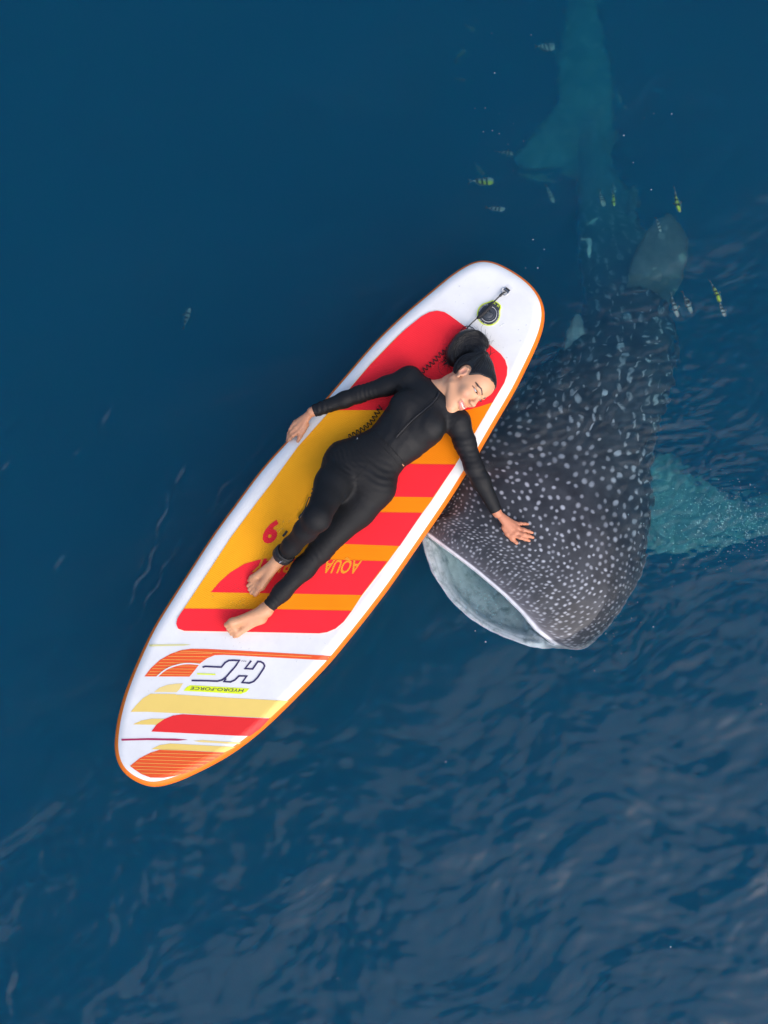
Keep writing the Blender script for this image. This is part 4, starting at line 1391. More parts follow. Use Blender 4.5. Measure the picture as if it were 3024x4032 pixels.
def head(f):
    E = lambda c, r, k=.015, op='u': f.ell(hd(*c), np.array(r) * HS, HEAD_M, k, op)
    Cn = lambda a, b, ra, rb, k=.012, op='u': f.cone(hd(*a), hd(*b), ra * HS, rb * HS, k, op)
    E((0, -.018, .036), (.072, .092, .078))                 # skull
    E((0, .030, -.006), (.061, .064, .090), .03)            # face
    E((0, .036, .052), (.056, .054, .046), .03)             # forehead
    E((0, .056, -.066), (.038, .036, .044), .02)            # muzzle and jaw
    Cn((-.047, .006, -.060), (-.010, .068, -.106), .019, .017, .024)
    Cn((.047, .006, -.060), (.010, .068, -.106), .019, .017, .024)
    E((0, .077, -.108), (.020, .017, .016), .016)           # chin
    for s in (-1, 1):
        E((s * .036, .066, -.026), (.024, .022, .022), .020)   # cheek raised by the smile
        E((s * .034, .094, .013), (.0165, .0085, .0090), .010, 's')   # eye hollow
        Cn((s * .012, .092, .026), (s * .044, .076, .026), .006, .005, .012)  # brow ridge
        E((s * .0125, .104, -.026), (.0085, .010, .0075), .006)  # nostril wing
    Cn((0, .088, .014), (0, .108, -.020), .0085, .0095, .010)  # nose bridge
    E((0, .110, -.023), (.0105, .0105, .0095), .007)        # nose tip
    for s in (-1, 1):
        E((s * .0065, .110, -.0325), (.0038, .005, .0035), .002, 's')
    # mouth: smiling opening between two lips
    Cn((-.027, .084, -.056), (0, .099, -.059), .0058, .0072, .006)
    Cn((.027, .084, -.056), (0, .099, -.059), .0058, .0072, .006)
    Cn((-.022, .085, -.068), (0, .095, -.074), .0055, .0078, .006)
    Cn((.022, .085, -.068), (0, .095, -.074), .0055, .0078, .006)
    Cn((-.027, .090, -.0585), (0, .106, -.0660), .0026, .0058, .003, 's')
    Cn((.027, .090, -.0585), (0, .106, -.0660), .0026, .0058, .003, 's')
    # ears
    for s in (-1, 1):
        E((s * .0705, -.006, .004), (.006, .0155, .0255), .006)
        E((s * .0775, -.002, .004), (.006, .0095, .017), .004, 's')
        Cn((s * .074, -.016, -.008), (s * .077, -.018, .017), .0040, .0048, .004)
        Cn((s * .077, -.018, .017), (s * .075, -.002, .0275), .0044, .0040, .004)
        E((s * .0715, .002, -.022), (.005, .007, .008), .004)
    # neck into the shoulders
    f.loft([hd(0, -.022, -.045), hd(0, -.024, -.085), NECK0 + np.array([0, 0, .0])], [HEAD_M[:, 0], HEAD_M[:, 0] * .6 + latS / np.linalg.norm(latS) * -.6, -latS], [.050, .049, .058], [.054, .050, .048], .02)
    # the long muscle from behind the ear to the collar bone
    f.cone(hd(.048, -.018, -.045), NECK0 + np.array([.02, -.02, .035]), .013, .011, .02)

body_f = Field()
torso_core(body_f); arms(body_f); legs(body_f)
# her right hand hooks over the near rail; pixels from the photograph
def e5(x, y): return (1100 + x * .12056, 1580 + y * .12056)
_r_wr = WRI_R
_mc = [A(*e5(640, 990), .118), A(*e5(545, 880), .116), A(*e5(490, 770), .108), A(*e5(520, 690), .102)]
_ti = [A(*e5(265, 1335), .055), A(*e5(250, 1290), .045), A(*e5(270, 1180), .040), A(*e5(330, 1060), .045)]
_be = [np.array([0, 0, .026])] * 4
_th = [DK(*e5(880, 760), .018), DK(*e5(775, 960), .016), DK(*e5(680, 1140), .011), DK(*e5(600, 1300), .010)]
hand(body_f, _r_wr, _mc, _ti, _be, _th)
# her left hand lies on the shark's head
def e7(x, y): return (1850 + x * .21097, 1950 + y * .21097)
def sk(fx, fy, lift):
    o = CAM_POS; d = pix_ray(fx, fy)
    hit = shark_bvh.ray_cast(o, d)
    q = hit[0] if hit[0] is not None else P(fx, fy, .03)
    q = max(q.z, 0.0) + lift
    return np.array(P(fx, fy, q))
shark_bvh = BVHTree.FromObject(shark_body, bpy.context.evaluated_depsgraph_get()) if False else None
_sm = shark_body.data
shark_bvh = BVHTree.FromPolygons([shark_body.matrix_world @ v.co for v in _sm.vertices], [tuple(p.vertices) for p in _sm.polygons])
_l_wr = WRI_L
_mc = [sk(*e7(800, 745), .020), sk(*e7(870, 690), .022), sk(*e7(880, 605), .021), sk(*e7(835, 525), .017)]
_ti = [sk(*e7(1110, 850), .008), sk(*e7(1180, 790), .008), sk(*e7(1165, 700), .008), sk(*e7(1090, 540), .007)]
_be = [np.array([0, 0, .008])] * 4
_th = [sk(*e7(640, 600), .024), sk(*e7(705, 720), .017), sk(*e7(790, 815), .011), sk(*e7(875, 890), .009)]
hand(body_f, _l_wr, _mc, _ti, _be, _th)
# feet
def e3(x, y): return (940 + x * .15672, 2120 + y * .15672)
_heel = DK(*e3(1010, 560), .022)
foot(body_f, ANK_R, _heel, DK(*e3(560, 1200), .020), DK(*e3(345, 1010), .016),
     [DK(*e3(415, 1395), .015), DK(*e3(315, 1365), .012), DK(*e3(265, 1285), .011), DK(*e3(232, 1190), .010), DK(*e3(255, 1060), .009)], [.0125, .0088, .0082, .0078, .0075])
def e4(x, y): return (860 + x * .14466, 2340 + y * .14466)
_heel = DK(*e4(1150, 640), .024)
foot(body_f, ANK_L, _heel, DK(*e4(370, 770), .062), DK(*e4(500, 1075), .030),
     [DK(*e4(225, 830), .052), DK(*e4(262, 930), .046), DK(*e4(305, 1010), .038), DK(*e4(350, 1085), .030), DK(*e4(430, 1150), .022)], [.0125, .0088, .0082, .0078, .0078])
head(body_f)

def cloth_wrinkle(p, spots):
    """small soft folds: list of (centre, radius, direction, wavelength, amplitude)"""
    w = np.zeros(p.shape[:-1])
    for c, R, d, lam, a in spots:
        q = p - c
        m_ = np.exp(-(q * q).sum(-1) / (R * R))
        ph = (q @ d) * 2 * math.pi / lam + 2.2 * np.sin((q @ np.array([d[1], -d[0], .3])) * 38)
        w += a * m_ * np.sin(ph)
    return w


# tops and bottoms are the same limbs a few millimetres larger, cut at cuffs, collar and waist
top_f = Field(); torso(top_f, .005, part=(0, 6)); arms(top_f, .0048)
top_f.loft([hd(0, -.024, -.088), NECK0], [HEAD_M[:, 0] * .6 - nrm(latS) * .6, -latS], [.0535, .063], [.0535, .053], .015)
leg_f = Field(); torso(leg_f, .0062, part=(3, 8)); legs(leg_f, .0042)
_wdir = nrm(CRO - RIB)
_waist = DK(1524, 1762, .085)
_cuffR, _cuffL = WRI_R + (ELB_R - WRI_R) * .04, WRI_L + (ELB_L - WRI_L) * .04
_ankR, _ankL = ANK_R + (KNE_R - ANK_R) * .16, ANK_L + (KNE_L - ANK_L) * .06
_collar = DK(1742, 1541, .10)
_coldir = nrm([.70, .66, .22])
def top_cut(p, d):
    d = d + cloth_wrinkle(p, [(ELB_R + (SHO_R - ELB_R) * .12, .06, nrm(SHO_R - ELB_R), .020, .0022), (WRI_R + (ELB_R - WRI_R) * .2, .05, nrm(ELB_R - WRI_R), .026, .0024),
                              (SHO_R + (CHE - SHO_R) * .35 - np.array([.02, .04, 0]), .06, nrm([.6, .5, 0]), .022, .0028), (SHO_L + (CHE - SHO_L) * .3, .05, nrm([.5, -.6, 0]), .024, .0016),
                              (ELB_L, .06, nrm(SHO_L - ELB_L), .026, .0012), (WAI, .11, nrm([.7, -.2, 0]), .045, .0014), (CHE + np.array([.02, -.03, .05]), .10, nrm([.9, .2, 0]), .06, .0016), (RIB, .08, nrm([.5, .8, 0]), .04, .0016), (SHO_L + (ELB_L - SHO_L) * .5, .07, nrm(SHO_L - ELB_L), .03, .0014)])
    d = np.where(np.abs((p - _waist) @ nrm(latH)) < .175, np.maximum(d, (p - _waist) @ _wdir - .016), d)
    for c, o in ((_cuffR, ELB_R), (_cuffL, ELB_L)):
        q = p - c; ax = nrm(o - c); al = q @ ax
        far = (np.linalg.norm(q - al[..., None] * ax, axis=-1) < .055) & (al > -.12) & (al < .03)
        d = np.where(far, np.maximum(d, (c - p) @ nrm(o - c)), d)
    q = p - NECK0; ax = nrm(hd(0, -.024, -.085) - NECK0); al = q @ ax
    far = np.linalg.norm(q - al[..., None] * ax, axis=-1) < .074
    d = np.where(far, np.maximum(d, (p - _collar) @ _coldir), d)
    return d
def leg_cut(p, d):
    d = d + cloth_wrinkle(p, [(HIP_R + np.array([.02, .03, .06]), .075, nrm([.65, .5, .2]), .020, .0028), (CRO + np.array([0, 0, .06]), .06, nrm([.2, 1, 0]), .022, .0016),
                              (KNE_L, .07, nrm(KNE_L - HIP_L), .028, .0017), (HIP_L + np.array([.0, .03, .05]), .08, nrm([.3, .9, .2]), .03, .0020), (_ankL + (KNE_L - _ankL) * .08, .045, nrm(KNE_L - ANK_L), .020, .0020)])
    d = np.maximum(d, (_waist - p) @ _wdir - .010)
    for c, o in ((_ankR, KNE_R), (_ankL, KNE_L)):
        q = p - c; ax = nrm(o - c); al = q @ ax
        far = (np.linalg.norm(q - al[..., None] * ax, axis=-1) < .052) & (al > -.13) & (al < .03)
        d = np.where(far, np.maximum(d, (c - p) @ nrm(o - c)), d)
    return d

def bounds(pts, m_=.12):
    pts = np.array(pts); return pts.min(0) - m_, pts.max(0) + m_
_all = [SHO_R, ELB_R, WRI_R, SHO_L, ELB_L, WRI_L, HIP_R, KNE_R, ANK_R, HIP_L, KNE_L, ANK_L, HEAD_C, hd(0, 0, .1)] + [_ti[0], _th[3]] + [DK(*e3(255, 1060), .0), DK(*e4(225, 830), .0), A(*e5(250, 1290), .03)]
lo, hi = bounds(_all)
lo[2] = -.05

def skin_mat():
    mt, N, L, B = mat_new('skin')
    tc = N.new('ShaderNodeTexCoord')
    nz = N.new('ShaderNodeTexNoise'); nz.inputs['Scale'].default_value = 14; nz.inputs['Detail'].default_value = 5
    L.new(tc.outputs['Object'], nz.inputs['Vector'])
    ra = N.new('ShaderNodeValToRGB')
    ra.color_ramp.elements[0].position = .3; ra.color_ramp.elements[0].color = (.54, .25, .125, 1)
    ra.color_ramp.elements[1].position = .7; ra.color_ramp.elements[1].color = (.68, .36, .195, 1)
    L.new(nz.outputs['Fac'], ra.inputs[0])
    def mix(a, col, name):
        at = N.new('ShaderNodeAttribute'); at.attribute_name = name
        m_ = N.new('ShaderNodeMixRGB'); L.new(a, m_.inputs[1]); m_.inputs[2].default_value = (*col, 1); L.new(at.outputs['Fac'], m_.inputs[0])
        return m_.outputs[0]
    c = mix(ra.outputs[0], (.60, .215, .12), 'tan')
    c = mix(c, (.76, .395, .225), 'fair')
    c = mix(c, (.58, .19, .16), 'lips')
    c = mix(c, (.028, .014, .010), 'brow')
    c = mix(c, (.60, .22, .17), 'blush')
    L.new(c, B.inputs['Base Color'])
    B.inputs['Roughness'].default_value = .45
    bp = N.new('ShaderNodeBump'); bp.inputs['Distance'].default_value = .0003
    n2 = N.new('ShaderNodeTexNoise'); n2.inputs['Scale'].default_value = 300
    L.new(tc.outputs['Object'], n2.inputs['Vector']); L.new(n2.outputs['Fac'], bp.inputs['Height']); L.new(bp.outputs[0], B.inputs['Normal'])
    return mt

V, Q = mesh_field(body_f, lo, hi, .0025)
V = relax(V, Q, 1, .4)
me = np_mesh('person', V, Q)
H = to_head(V)
def sstep(x, a, b): t = np.clip((x - a) / (b - a), 0, 1); return t * t * (3 - 2 * t)
in_head = (np.linalg.norm(H, axis=1) < .16)
def seg2(h, a, b):
    """distance on the face seen from the front"""
    h2 = h[:, [0, 2]]; a, b = np.array([a[0], a[2]]), np.array([b[0], b[2]]); ab = b - a
    t = np.clip(((h2 - a) @ ab) / ab.dot(ab), 0, 1)
    return np.linalg.norm(h2 - a - t[:, None] * ab, axis=1) + 9 * (h[:, 1] < .03)
def seg_d(h, a, b):
    a, b = np.array(a), np.array(b); ab = b - a
    t = np.clip(((h - a) @ ab) / ab.dot(ab), 0, 1)
    return np.linalg.norm(h - a - t[:, None] * ab, axis=1)
lips = np.zeros(len(V)); brow = np.zeros(len(V)); blush = np.zeros(len(V))
for s in (-1, 1):
    lips = np.maximum(lips, 1 - sstep(seg_d(H, (s * .028, .088, -.0565), (0, .105, -.0585)), .0025, .0055))
    lips = np.maximum(lips, 1 - sstep(seg_d(H, (s * .026, .088, -.067), (0, .102, -.0750)), .0028, .0058))
    bd = np.minimum(seg2(H, (s * .013, 0, .0270), (s * .034, 0, .0350)), seg2(H, (s * .034, 0, .0350), (s * .055, 0, .0270)))
    brow = np.maximum(brow, 1 - sstep(bd, .0020, .0042))
    ld = np.minimum(seg2(H, (s * .019, 0, .0112), (s * .034, 0, .0148)), seg2(H, (s * .034, 0, .0148), (s * .051, 0, .0098)))
    brow = np.maximum(brow, (1 - sstep(ld, .0012, .0034)) * .95)
    brow = np.maximum(brow, (1 - sstep(np.linalg.norm(H - np.array([s * .0065, .112, -.034]), axis=1), .002, .005)) * .8)  # nostril
    blush = np.maximum(blush, .35 * (1 - sstep(np.linalg.norm(H - np.array([s * .038, .086, -.028]), axis=1), .006, .032)))
    blush = np.maximum(blush, .55 * (1 - sstep(np.linalg.norm(H - np.array([s * .076, -.004, .004]), axis=1), .006, .022)))
dl = np.linalg.norm(V - np.array(A(2040, 2085, .03)), axis=1); dr = np.linalg.norm(V - np.array(A(1180, 1680, .1)), axis=1)
tanm = np.maximum(.75 * (dl < .2), .35 * (dr < .2))
fair = .75 * in_head * 1.0
for nm, arr in (('lips', lips * in_head), ('brow', brow * in_head), ('blush', blush * in_head), ('tan', tanm), ('fair', fair)):
    at = me.attributes.new(nm, 'FLOAT', 'POINT'); at.data.foreach_set('value', np.asarray(arr, np.float32))
person = link_mesh('person', me, skin_mat())
tag(person, 'smiling person in black swimwear lying on the board, touching the shark with one hand', 'person')

def cloth_mat(name, col, rough=.62):
    mt, N, L, B = mat_new(name)
    B.inputs['Base Color'].default_value = (*col, 1)
    B.inputs['Roughness'].default_value = rough
    B.inputs['Specular IOR Level'].default_value = .38
    tc = N.new('ShaderNodeTexCoord')
    nz = N.new('ShaderNodeTexNoise'); nz.inputs['Scale'].default_value = 500; nz.inputs['Detail'].default_value = 2
    n2 = N.new('ShaderNodeTexNoise'); n2.inputs['Scale'].default_value = 22; n2.inputs['Detail'].default_value = 3
    L.new(tc.outputs['Object'], nz.inputs['Vector']); L.new(tc.outputs['Object'], n2.inputs['Vector'])
    b1 = N.new('ShaderNodeBump'); b1.inputs['Distance'].default_value = .0005; L.new(nz.outputs['Fac'], b1.inputs['Height'])
    b2 = N.new('ShaderNodeBump'); b2.inputs['Distance'].default_value = .0022; L.new(n2.outputs['Fac'], b2.inputs['Height'])
    L.new(b2.outputs[0], b1.inputs['Normal']); L.new(b1.outputs[0], B.inputs['Normal'])
    return mt
M_TOP, M_LEG = cloth_mat('black_lycra', (.0038, .0042, .0055)), cloth_mat('black_legging', (.0034, .0037, .0048), .68)
V2, Q2 = mesh_field(top_f, *bounds([SHO_R, ELB_R, WRI_R, SHO_L, ELB_L, WRI_L, RIB, WAI, NECK0], .15), .0042, top_cut)
top_me = np_mesh('rash_guard', relax(V2, Q2, 1, .3), Q2)
rash = link_mesh('rash_guard', top_me, M_TOP, person)
V3, Q3 = mesh_field(leg_f, *bounds([WAI, HIP_R, KNE_R, ANK_R, HIP_L, KNE_L, ANK_L], .16), .0042, leg_cut)
leg_me = np_mesh('leggings', relax(V3, Q3, 1, .3), Q3)
leggings = link_mesh('leggings', leg_me, M_LEG, person)

def bvh_of(me_): 
    return BVHTree.FromPolygons([v.co for v in me_.vertices], [tuple(p.vertices) for p in me_.polygons])
top_bvh, leg_bvh, skin_bvh = bvh_of(top_me), bvh_of(leg_me), bvh_of(me)
def cast(bvhs, fx, fy, lift=.0):
    d = pix_ray(fx, fy); best = None
    for b in bvhs:
        h_ = b.ray_cast(CAM_POS, d)
        if h_[0] is not None and (best is None or h_[3] < best[3]): best = h_
    if best is None: return None
    return np.array(best[0] + best[1] * lift)

# zip, seams and logos sewn on the cloth
seam_m = simple_mat('seam_thread', (.004, .004, .005), .8)
zip_m = simple_mat('zip_tape', (.008, .008, .010), .35)
silver = simple_mat('silver_print', (.75, .75, .76), .35)
def c1a(x, y): return (1100 + x * .66305, 1250 + y * .66305)
def seam(name, pix, r, mat, parent, bv, lift=.0004, n=40):
    pts = [cast(bv, x, y, lift) for x, y in catmull(pix, n)]
    pts = [p for p in pts if p is not None]
    if len(pts) < 3: return
    V_, F_ = tube(pts, r, 6)
    return new_mesh_obj(name, V_, F_, mat, parent)
seam('zip', [c1a(945, 462), c1a(900, 515), c1a(800, 600), c1a(740, 660), c1a(692, 714)], .0032, zip_m, rash, [top_bvh], .0006)
seam('zip_edge', [c1a(955, 470), c1a(908, 525), c1a(808, 610), c1a(748, 670), c1a(700, 720)], .0014, seam_m, rash, [top_bvh])
seam('zip_edge', [c1a(934, 456), c1a(890, 506), c1a(790, 592), c1a(732, 650), c1a(684, 708)], .0014, seam_m, rash, [top_bvh])
seam('zip_pull', [c1a(946, 448), c1a(940, 466), c1a(930, 480)], .0042, zip_m, rash, [top_bvh, skin_bvh], .003, 10)
seam('waist_seam', [c1a(535, 662), c1a(600, 712), c1a(680, 790), c1a(745, 868)], .0016, seam_m, leggings, [leg_bvh, top_bvh])
seam('waist_seam', [c1a(500, 672), c1a(570, 728), c1a(650, 806), c1a(722, 890)], .0012, seam_m, leggings, [leg_bvh])
seam('leg_seam', [c1a(440, 968), c1a(490, 920), c1a(528, 868)], .0012, seam_m, leggings, [leg_bvh])
seam('leg_seam', [c1a(455, 740), c1a(490, 810), c1a(545, 868), c1a(620, 935), c1a(690, 1010)], .0012, seam_m, leggings, [leg_bvh])
seam('shoulder_seam', [c1a(800, 305), c1a(740, 360), c1a(690, 420), c1a(650, 480)], .0012, seam_m, rash, [top_bvh])
seam('shoulder_seam', [c1a(1075, 590), c1a(1040, 640), c1a(1005, 700)], .0012, seam_m, rash, [top_bvh])
seam('sleeve_logo', [(1229, 1613), (1230, 1624), (1233, 1634)], .0016, silver, rash, [top_bvh], .0004, 10)
seam('hip_logo', [c1a(462, 722), c1a(464, 714)], .0013, silver, leggings, [leg_bvh], .0004, 5)

# nails
nail_m = simple_mat('nail', (.68, .42, .36), .25)
def nail(tip, base, r, parent=person):
    d = nrm(tip - base); up = np.array([0, 0, 1.0]); up = nrm(up - d * up.dot(d)); sd = np.cross(d, up)
    c = tip + up * r * .55 - d * r * .15
    V_, F_ = [], []
    for i, th in enumerate(np.linspace(0, 2 * math.pi, 10, endpoint=False)):
        V_.append(c + d * math.cos(th) * r * .75 + sd * math.sin(th) * r * .62 - up * .0 + up * r * .12 * math.cos(th) * -1)
    V_.append(c + up * r * .28)
    F_ = [(i, (i + 1) % 10, 10) for i in range(10)]
    new_mesh_obj('nail', V_, F_, nail_m, parent)
for t, b in zip(_ti, _mc): nail(t, b, .0068)
nail(_th[3], _th[2], .0085)
nail(DK(*e5(600, 1300), .010), DK(*e5(680, 1140), .011), .0085)
nail(DK(*e3(415, 1395), .015), DK(*e3(560, 1200), .02), .0105)
for x, y in ((315, 1365), (265, 1285), (232, 1190), (255, 1060)): nail(DK(*e3(x, y), .0105), DK(*e3(x + 130, y - 150), .014), .0068)
nail(DK(*e4(225, 830), .052), DK(*e4(370, 770), .05), .0105)
for x, y, z in ((262, 930, .046), (305, 1010, .038), (350, 1085, .03)): nail(DK(*e4(x, y), z), DK(*e4(x + 120, y - 40), z), .0068)

# eyes and teeth
eye_m = simple_mat('eye_white', (.72, .70, .68), .15)
iris_m = simple_mat('iris_dark', (.012, .006, .004), .1)
tooth_m = simple_mat('tooth', (.82, .80, .76), .25)
def ball(name, c, r, mat, parent, flat=(1, 1, 1), M=None, seg=14):
    V_, F_ = [], []
    for i in range(seg + 1):
        for k in range(seg):
            a, b = math.pi * i / seg, 2 * math.pi * k / seg
            q = np.array([math.sin(a) * math.cos(b) * flat[0], math.cos(a) * flat[1], math.sin(a) * math.sin(b) * flat[2]]) * r
            V_.append(c + (M @ q * HS if M is not None else q))
    for i in range(seg):
        for k in range(seg):
            F_.append((i * seg + k, i * seg + (k + 1) % seg, (i + 1) * seg + (k + 1) % seg, (i + 1) * seg + k))
    return new_mesh_obj(name, V_, F_, mat, parent)
for s in (-1, 1):
    eb = ball('eyeball', hd(s * .034, .0800, .0108), .0125, eye_m, person, (1.0, 1, .30), HEAD_M)
    ball('iris', hd(s * .0335, .0872, .0110), .0068, iris_m, eb, (1.2, 1, .50), HEAD_M, 10)
# upper teeth: six small rounded blocks on an arc
for i in range(8):
    a = (i - 3.5) * .0056
    y = .0975 - 15 * a * a
    ball('tooth', hd(a, y, -.0632 + 4 * a * a), .0034, tooth_m, person, (1.0, .6, 1.45 - 500 * a * a), HEAD_M, 8)
ball('mouth_inside', hd(0, .082, -.066), .016, simple_mat('mouth_dark', (.10, .02, .02), .5), person, (1.2, .8, .5), HEAD_M, 10)
# ================================================================== hair: a scalp layer, a ponytail and drawn strands
hair_m = simple_mat('black_hair', (.006, .0055, .006), .38, .5)
hair_l = simple_mat('hair_sheen', (.022, .019, .018), .28, .6)
TIE = hd(.022, -.058, .108)
def hairline_cut(p, d):
    h = to_head(p)
    x, y, z = h[..., 0], h[..., 1], h[..., 2]
    # skin stays free in front of the hairline and below it at the nape, with sideburns ahead of the ears
    yb = np.interp(z, [-.04, -.02, .0, .03, .06, .08, .092, .105], [-.03, .004, .014, .026, .043, .060, .075, .10])
    front = y - yb - .0025 * np.sin(x * 260 + z * 90)
    low = (-.024 - .55 * np.clip(-y - .02, 0, .1)) - z
    ear = .030 - np.sqrt(((y + .006) / 1.0) ** 2 + ((z - .002) / 1.25) ** 2)
    ear = np.where(np.abs(x) > .05, ear, -1)
    cut = np.maximum(np.maximum(front, low), ear)
    rip = .0012 * np.sin(np.arctan2(x, z) * 70 + y * 60)
    return np.maximum(d + rip * (cut < 0), cut)
cap_f = Field()
cap_f.ell(hd(0, -.018, .036), (np.array([.072, .092, .078]) + .007) * HS, HEAD_M)
cap_f.ell(hd(0, .036, .052), (np.array([.056, .054, .046]) + .005) * HS, HEAD_M, k=.03)
cap_f.ell(hd(0, .030, -.006), (np.array([.061, .064, .090]) + .004) * HS, HEAD_M, k=.03)
cap_f.ell(hd(.010, -.045, .095), np.array([.040, .042, .028]) * HS, HEAD_M, k=.03)
Vh, Qh = mesh_field(cap_f, *bounds([HEAD_C], .17), .0028, hairline_cut)
hair = link_mesh('hair', np_mesh('hair', relax(Vh, Qh, 1, .4), Qh), hair_m, person)

# ponytail: a full bunch gathered at the tie and swept over to the side
def c2(x, y): return (1600 + x * .30139, 1200 + y * .30139)
def PK(x, y, h): return DK(*c2(x, y), h)
pony_f = Field()
_rz = lambda a: np.array([[math.cos(a), -math.sin(a), 0], [math.sin(a), math.cos(a), 0], [0, 0, 1]])
pony_f.ell(PK(850, 490, .045), np.array([.078, .058, .048]), _rz(math.radians(-12)), k=.03)
pony_f.ell(PK(690, 590, .038), np.array([.052, .052, .038]), k=.03)
pony_f.ell(PK(620, 680, .026), np.array([.034, .046, .026]), k=.03)
pony_f.cone(PK(900, 560, .06), TIE, .036, .020, .03)
def pony_cut(p, d):
    d = d + .0005 * np.sin(p[..., 0] * 260 + p[..., 1] * 130 + 3 * np.sin(p[..., 1] * 60))
    return np.maximum(d, (deck_z(p[..., 0], p[..., 1]) + .008) - p[..., 2])
Vp, Qp = mesh_field(pony_f, *bounds([PK(850, 490, .045), PK(620, 650, .03), TIE], .11), .0034, pony_cut)
pony = link_mesh('ponytail', np_mesh('ponytail', Vp, Qp), hair_m, person)
pony_bvh = bvh_of(pony.data)
PT = [TIE, PK(900, 560, .06)]
V_, F_ = [], []
tv = nrm(PT[1] - PT[0])
band = []
a1 = nrm(np.cross(tv, [0, 0, 1.0])); a2 = np.cross(tv, a1)
for th in np.linspace(0, 2 * math.pi, 25): band.append(TIE + tv * .004 + .021 * (math.cos(th) * a1 + math.sin(th) * a2))
V_, F_ = tube(band, .005, 8, cap=False)
new_mesh_obj('hair_tie', V_, F_, simple_mat('hair_tie', (.01, .01, .011), .7), person)

r3 = np.random.default_rng(11)
cap_bvh = bvh_of(hair.data)
items = []
lites = []
# strands combed from the hairline to the tie
for i in range(420):
    ang = r3.uniform(-math.pi, math.pi)
    # start on the rim of the cap around the tie direction
    d0 = nrm(np.array([math.sin(ang), math.cos(ang) * .95, r3.uniform(-.55, .75)]))
    tl = to_head(TIE); tl = tl / np.linalg.norm(tl)
    pts = []
    okk = True
    for t in np.linspace(0, 1, 14):
        dd = nrm(d0 * (1 - t) + tl * t)
        w = HEAD_M @ dd
        hit = cap_bvh.ray_cast(Vector(HEAD_C + w * .32), Vector(-w))
        if hit[0] is None: okk = False; break
        hp = np.array(hit[0])
        if np.linalg.norm(to_head(hp)) < .055: okk = False; break
        pts.append(hp + w * (.0006 + .0008 * r3.random()))
    if not okk: continue
    pts = np.array(pts)
    if np.linalg.norm(np.diff(pts, axis=0), axis=1).max() > .03: continue
    (items if r3.random() < .6 else lites).append(tube(pts, np.interp(np.linspace(0, 1, 14), [0, .15, 1], [.0005, .0014, .0014]), 3, cap=False))
V_, F_ = join_vf(items)
st = new_mesh_obj('hair_strands', V_, F_, hair_m, hair)
V_, F_ = join_vf(lites)
new_mesh_obj('hair_strands', V_, F_, hair_l, hair)
# strands over the ponytail, in arcs that leave the tie and bend round to the side
items = []
lites = []
def drop(x, y, lift):
    p = P(*c2(x, y), .4)
    hit = pony_bvh.ray_cast(Vector((CAM_POS.x, CAM_POS.y, CAM_POS.z)), pix_ray(*c2(x, y)))
    if hit[0] is not None: return np.array(hit[0]) + np.array(hit[1]) * lift
    return None
for i in range(900):
    r_ = r3.uniform(.05, 1.04) ** .8
    w_ = r3.normal(0, .05, 5)
    ctrl = [(905 + 25 * r3.normal() * .6, 655 + 8 * r3.normal()), (905 + r_ * 175, 655 - r_ * (120 + 60 * w_[0])), (905 + r_ * 60, 655 - r_ * 330), (905 - r_ * 165, 655 - r_ * 305), (905 - r_ * 330 + 30 * w_[1] * 4, 655 - r_ * 110), (905 - r_ * 345 + 60 * w_[2] * 4, 655 + r_ * r3.uniform(0, 120))]
    xy = catmull(ctrl, 30)
    a0, a1 = (0, 30) if r3.random() < .5 else sorted(r3.integers(0, 31, 2))
    if a1 - a0 < 9: continue
    pts = []
    lf = r3.uniform(.0002, .0022)
    for q in xy[a0:a1]:
        d_ = drop(q[0], q[1], lf)
        if d_ is None: break
        pts.append(d_)
    if len(pts) < 7: continue
    pts = np.array(pts)
    if np.linalg.norm(np.diff(pts, axis=0), axis=1).max() > .03: continue
    rad = np.full(len(pts), r3.uniform(.0005, .0013)); rad[0] = .0003; rad[-1] = .0003
    (items if r3.random() < .65 else lites).append(tube(pts, rad, 3, cap=False))
V_, F_ = join_vf(items)
new_mesh_obj('hair_strands', V_, F_, hair_m, pony)
V_, F_ = join_vf(lites)
new_mesh_obj('hair_strands', V_, F_, hair_l, pony)
# loose ends and fly-aways
items = []
rim = [(1075, 560), (1060, 470), (1000, 390), (920, 340), (820, 335), (720, 370), (640, 450), (570, 580), (540, 690), (545, 760), (560, 800)]
for i in range(60):
    u = r3.uniform(0, len(rim) - 1.01); k_ = int(u); u -= k_
    x = rim[k_][0] * (1 - u) + rim[k_ + 1][0] * u; y = rim[k_][1] * (1 - u) + rim[k_ + 1][1] * u
    q = PK(x + r3.normal() * 8, y + r3.normal() * 8, r3.uniform(.012, .05))
    tg = PK(rim[k_ + 1][0], rim[k_ + 1][1], .03) - PK(rim[k_][0], rim[k_][1], .03); tg[2] = 0
    out = np.array([-tg[1], tg[0], 0]); out = nrm(out) * (1 if np.dot(out, q - PK(820, 540, .03)) > 0 else -1)
    d = nrm(nrm(tg) + out * r3.uniform(-.1, .8)); pts = []
    cur = r3.normal(0, 22); m_ = int(r3.integers(8, 18))
    for k in range(m_):
        pts.append(q.copy()); q = q + d * .0045
        ca, sa = math.cos(cur * .0045), math.sin(cur * .0045)
        d = np.array([d[0] * ca - d[1] * sa, d[0] * sa + d[1] * ca, d[2] - .05]); d = nrm(d)
        q[2] = max(q[2], float(deck_z(q[0], q[1])) + .0065)
    items.append(tube(np.array(pts), np.linspace(.0007, .00025, m_), 3, cap=False))
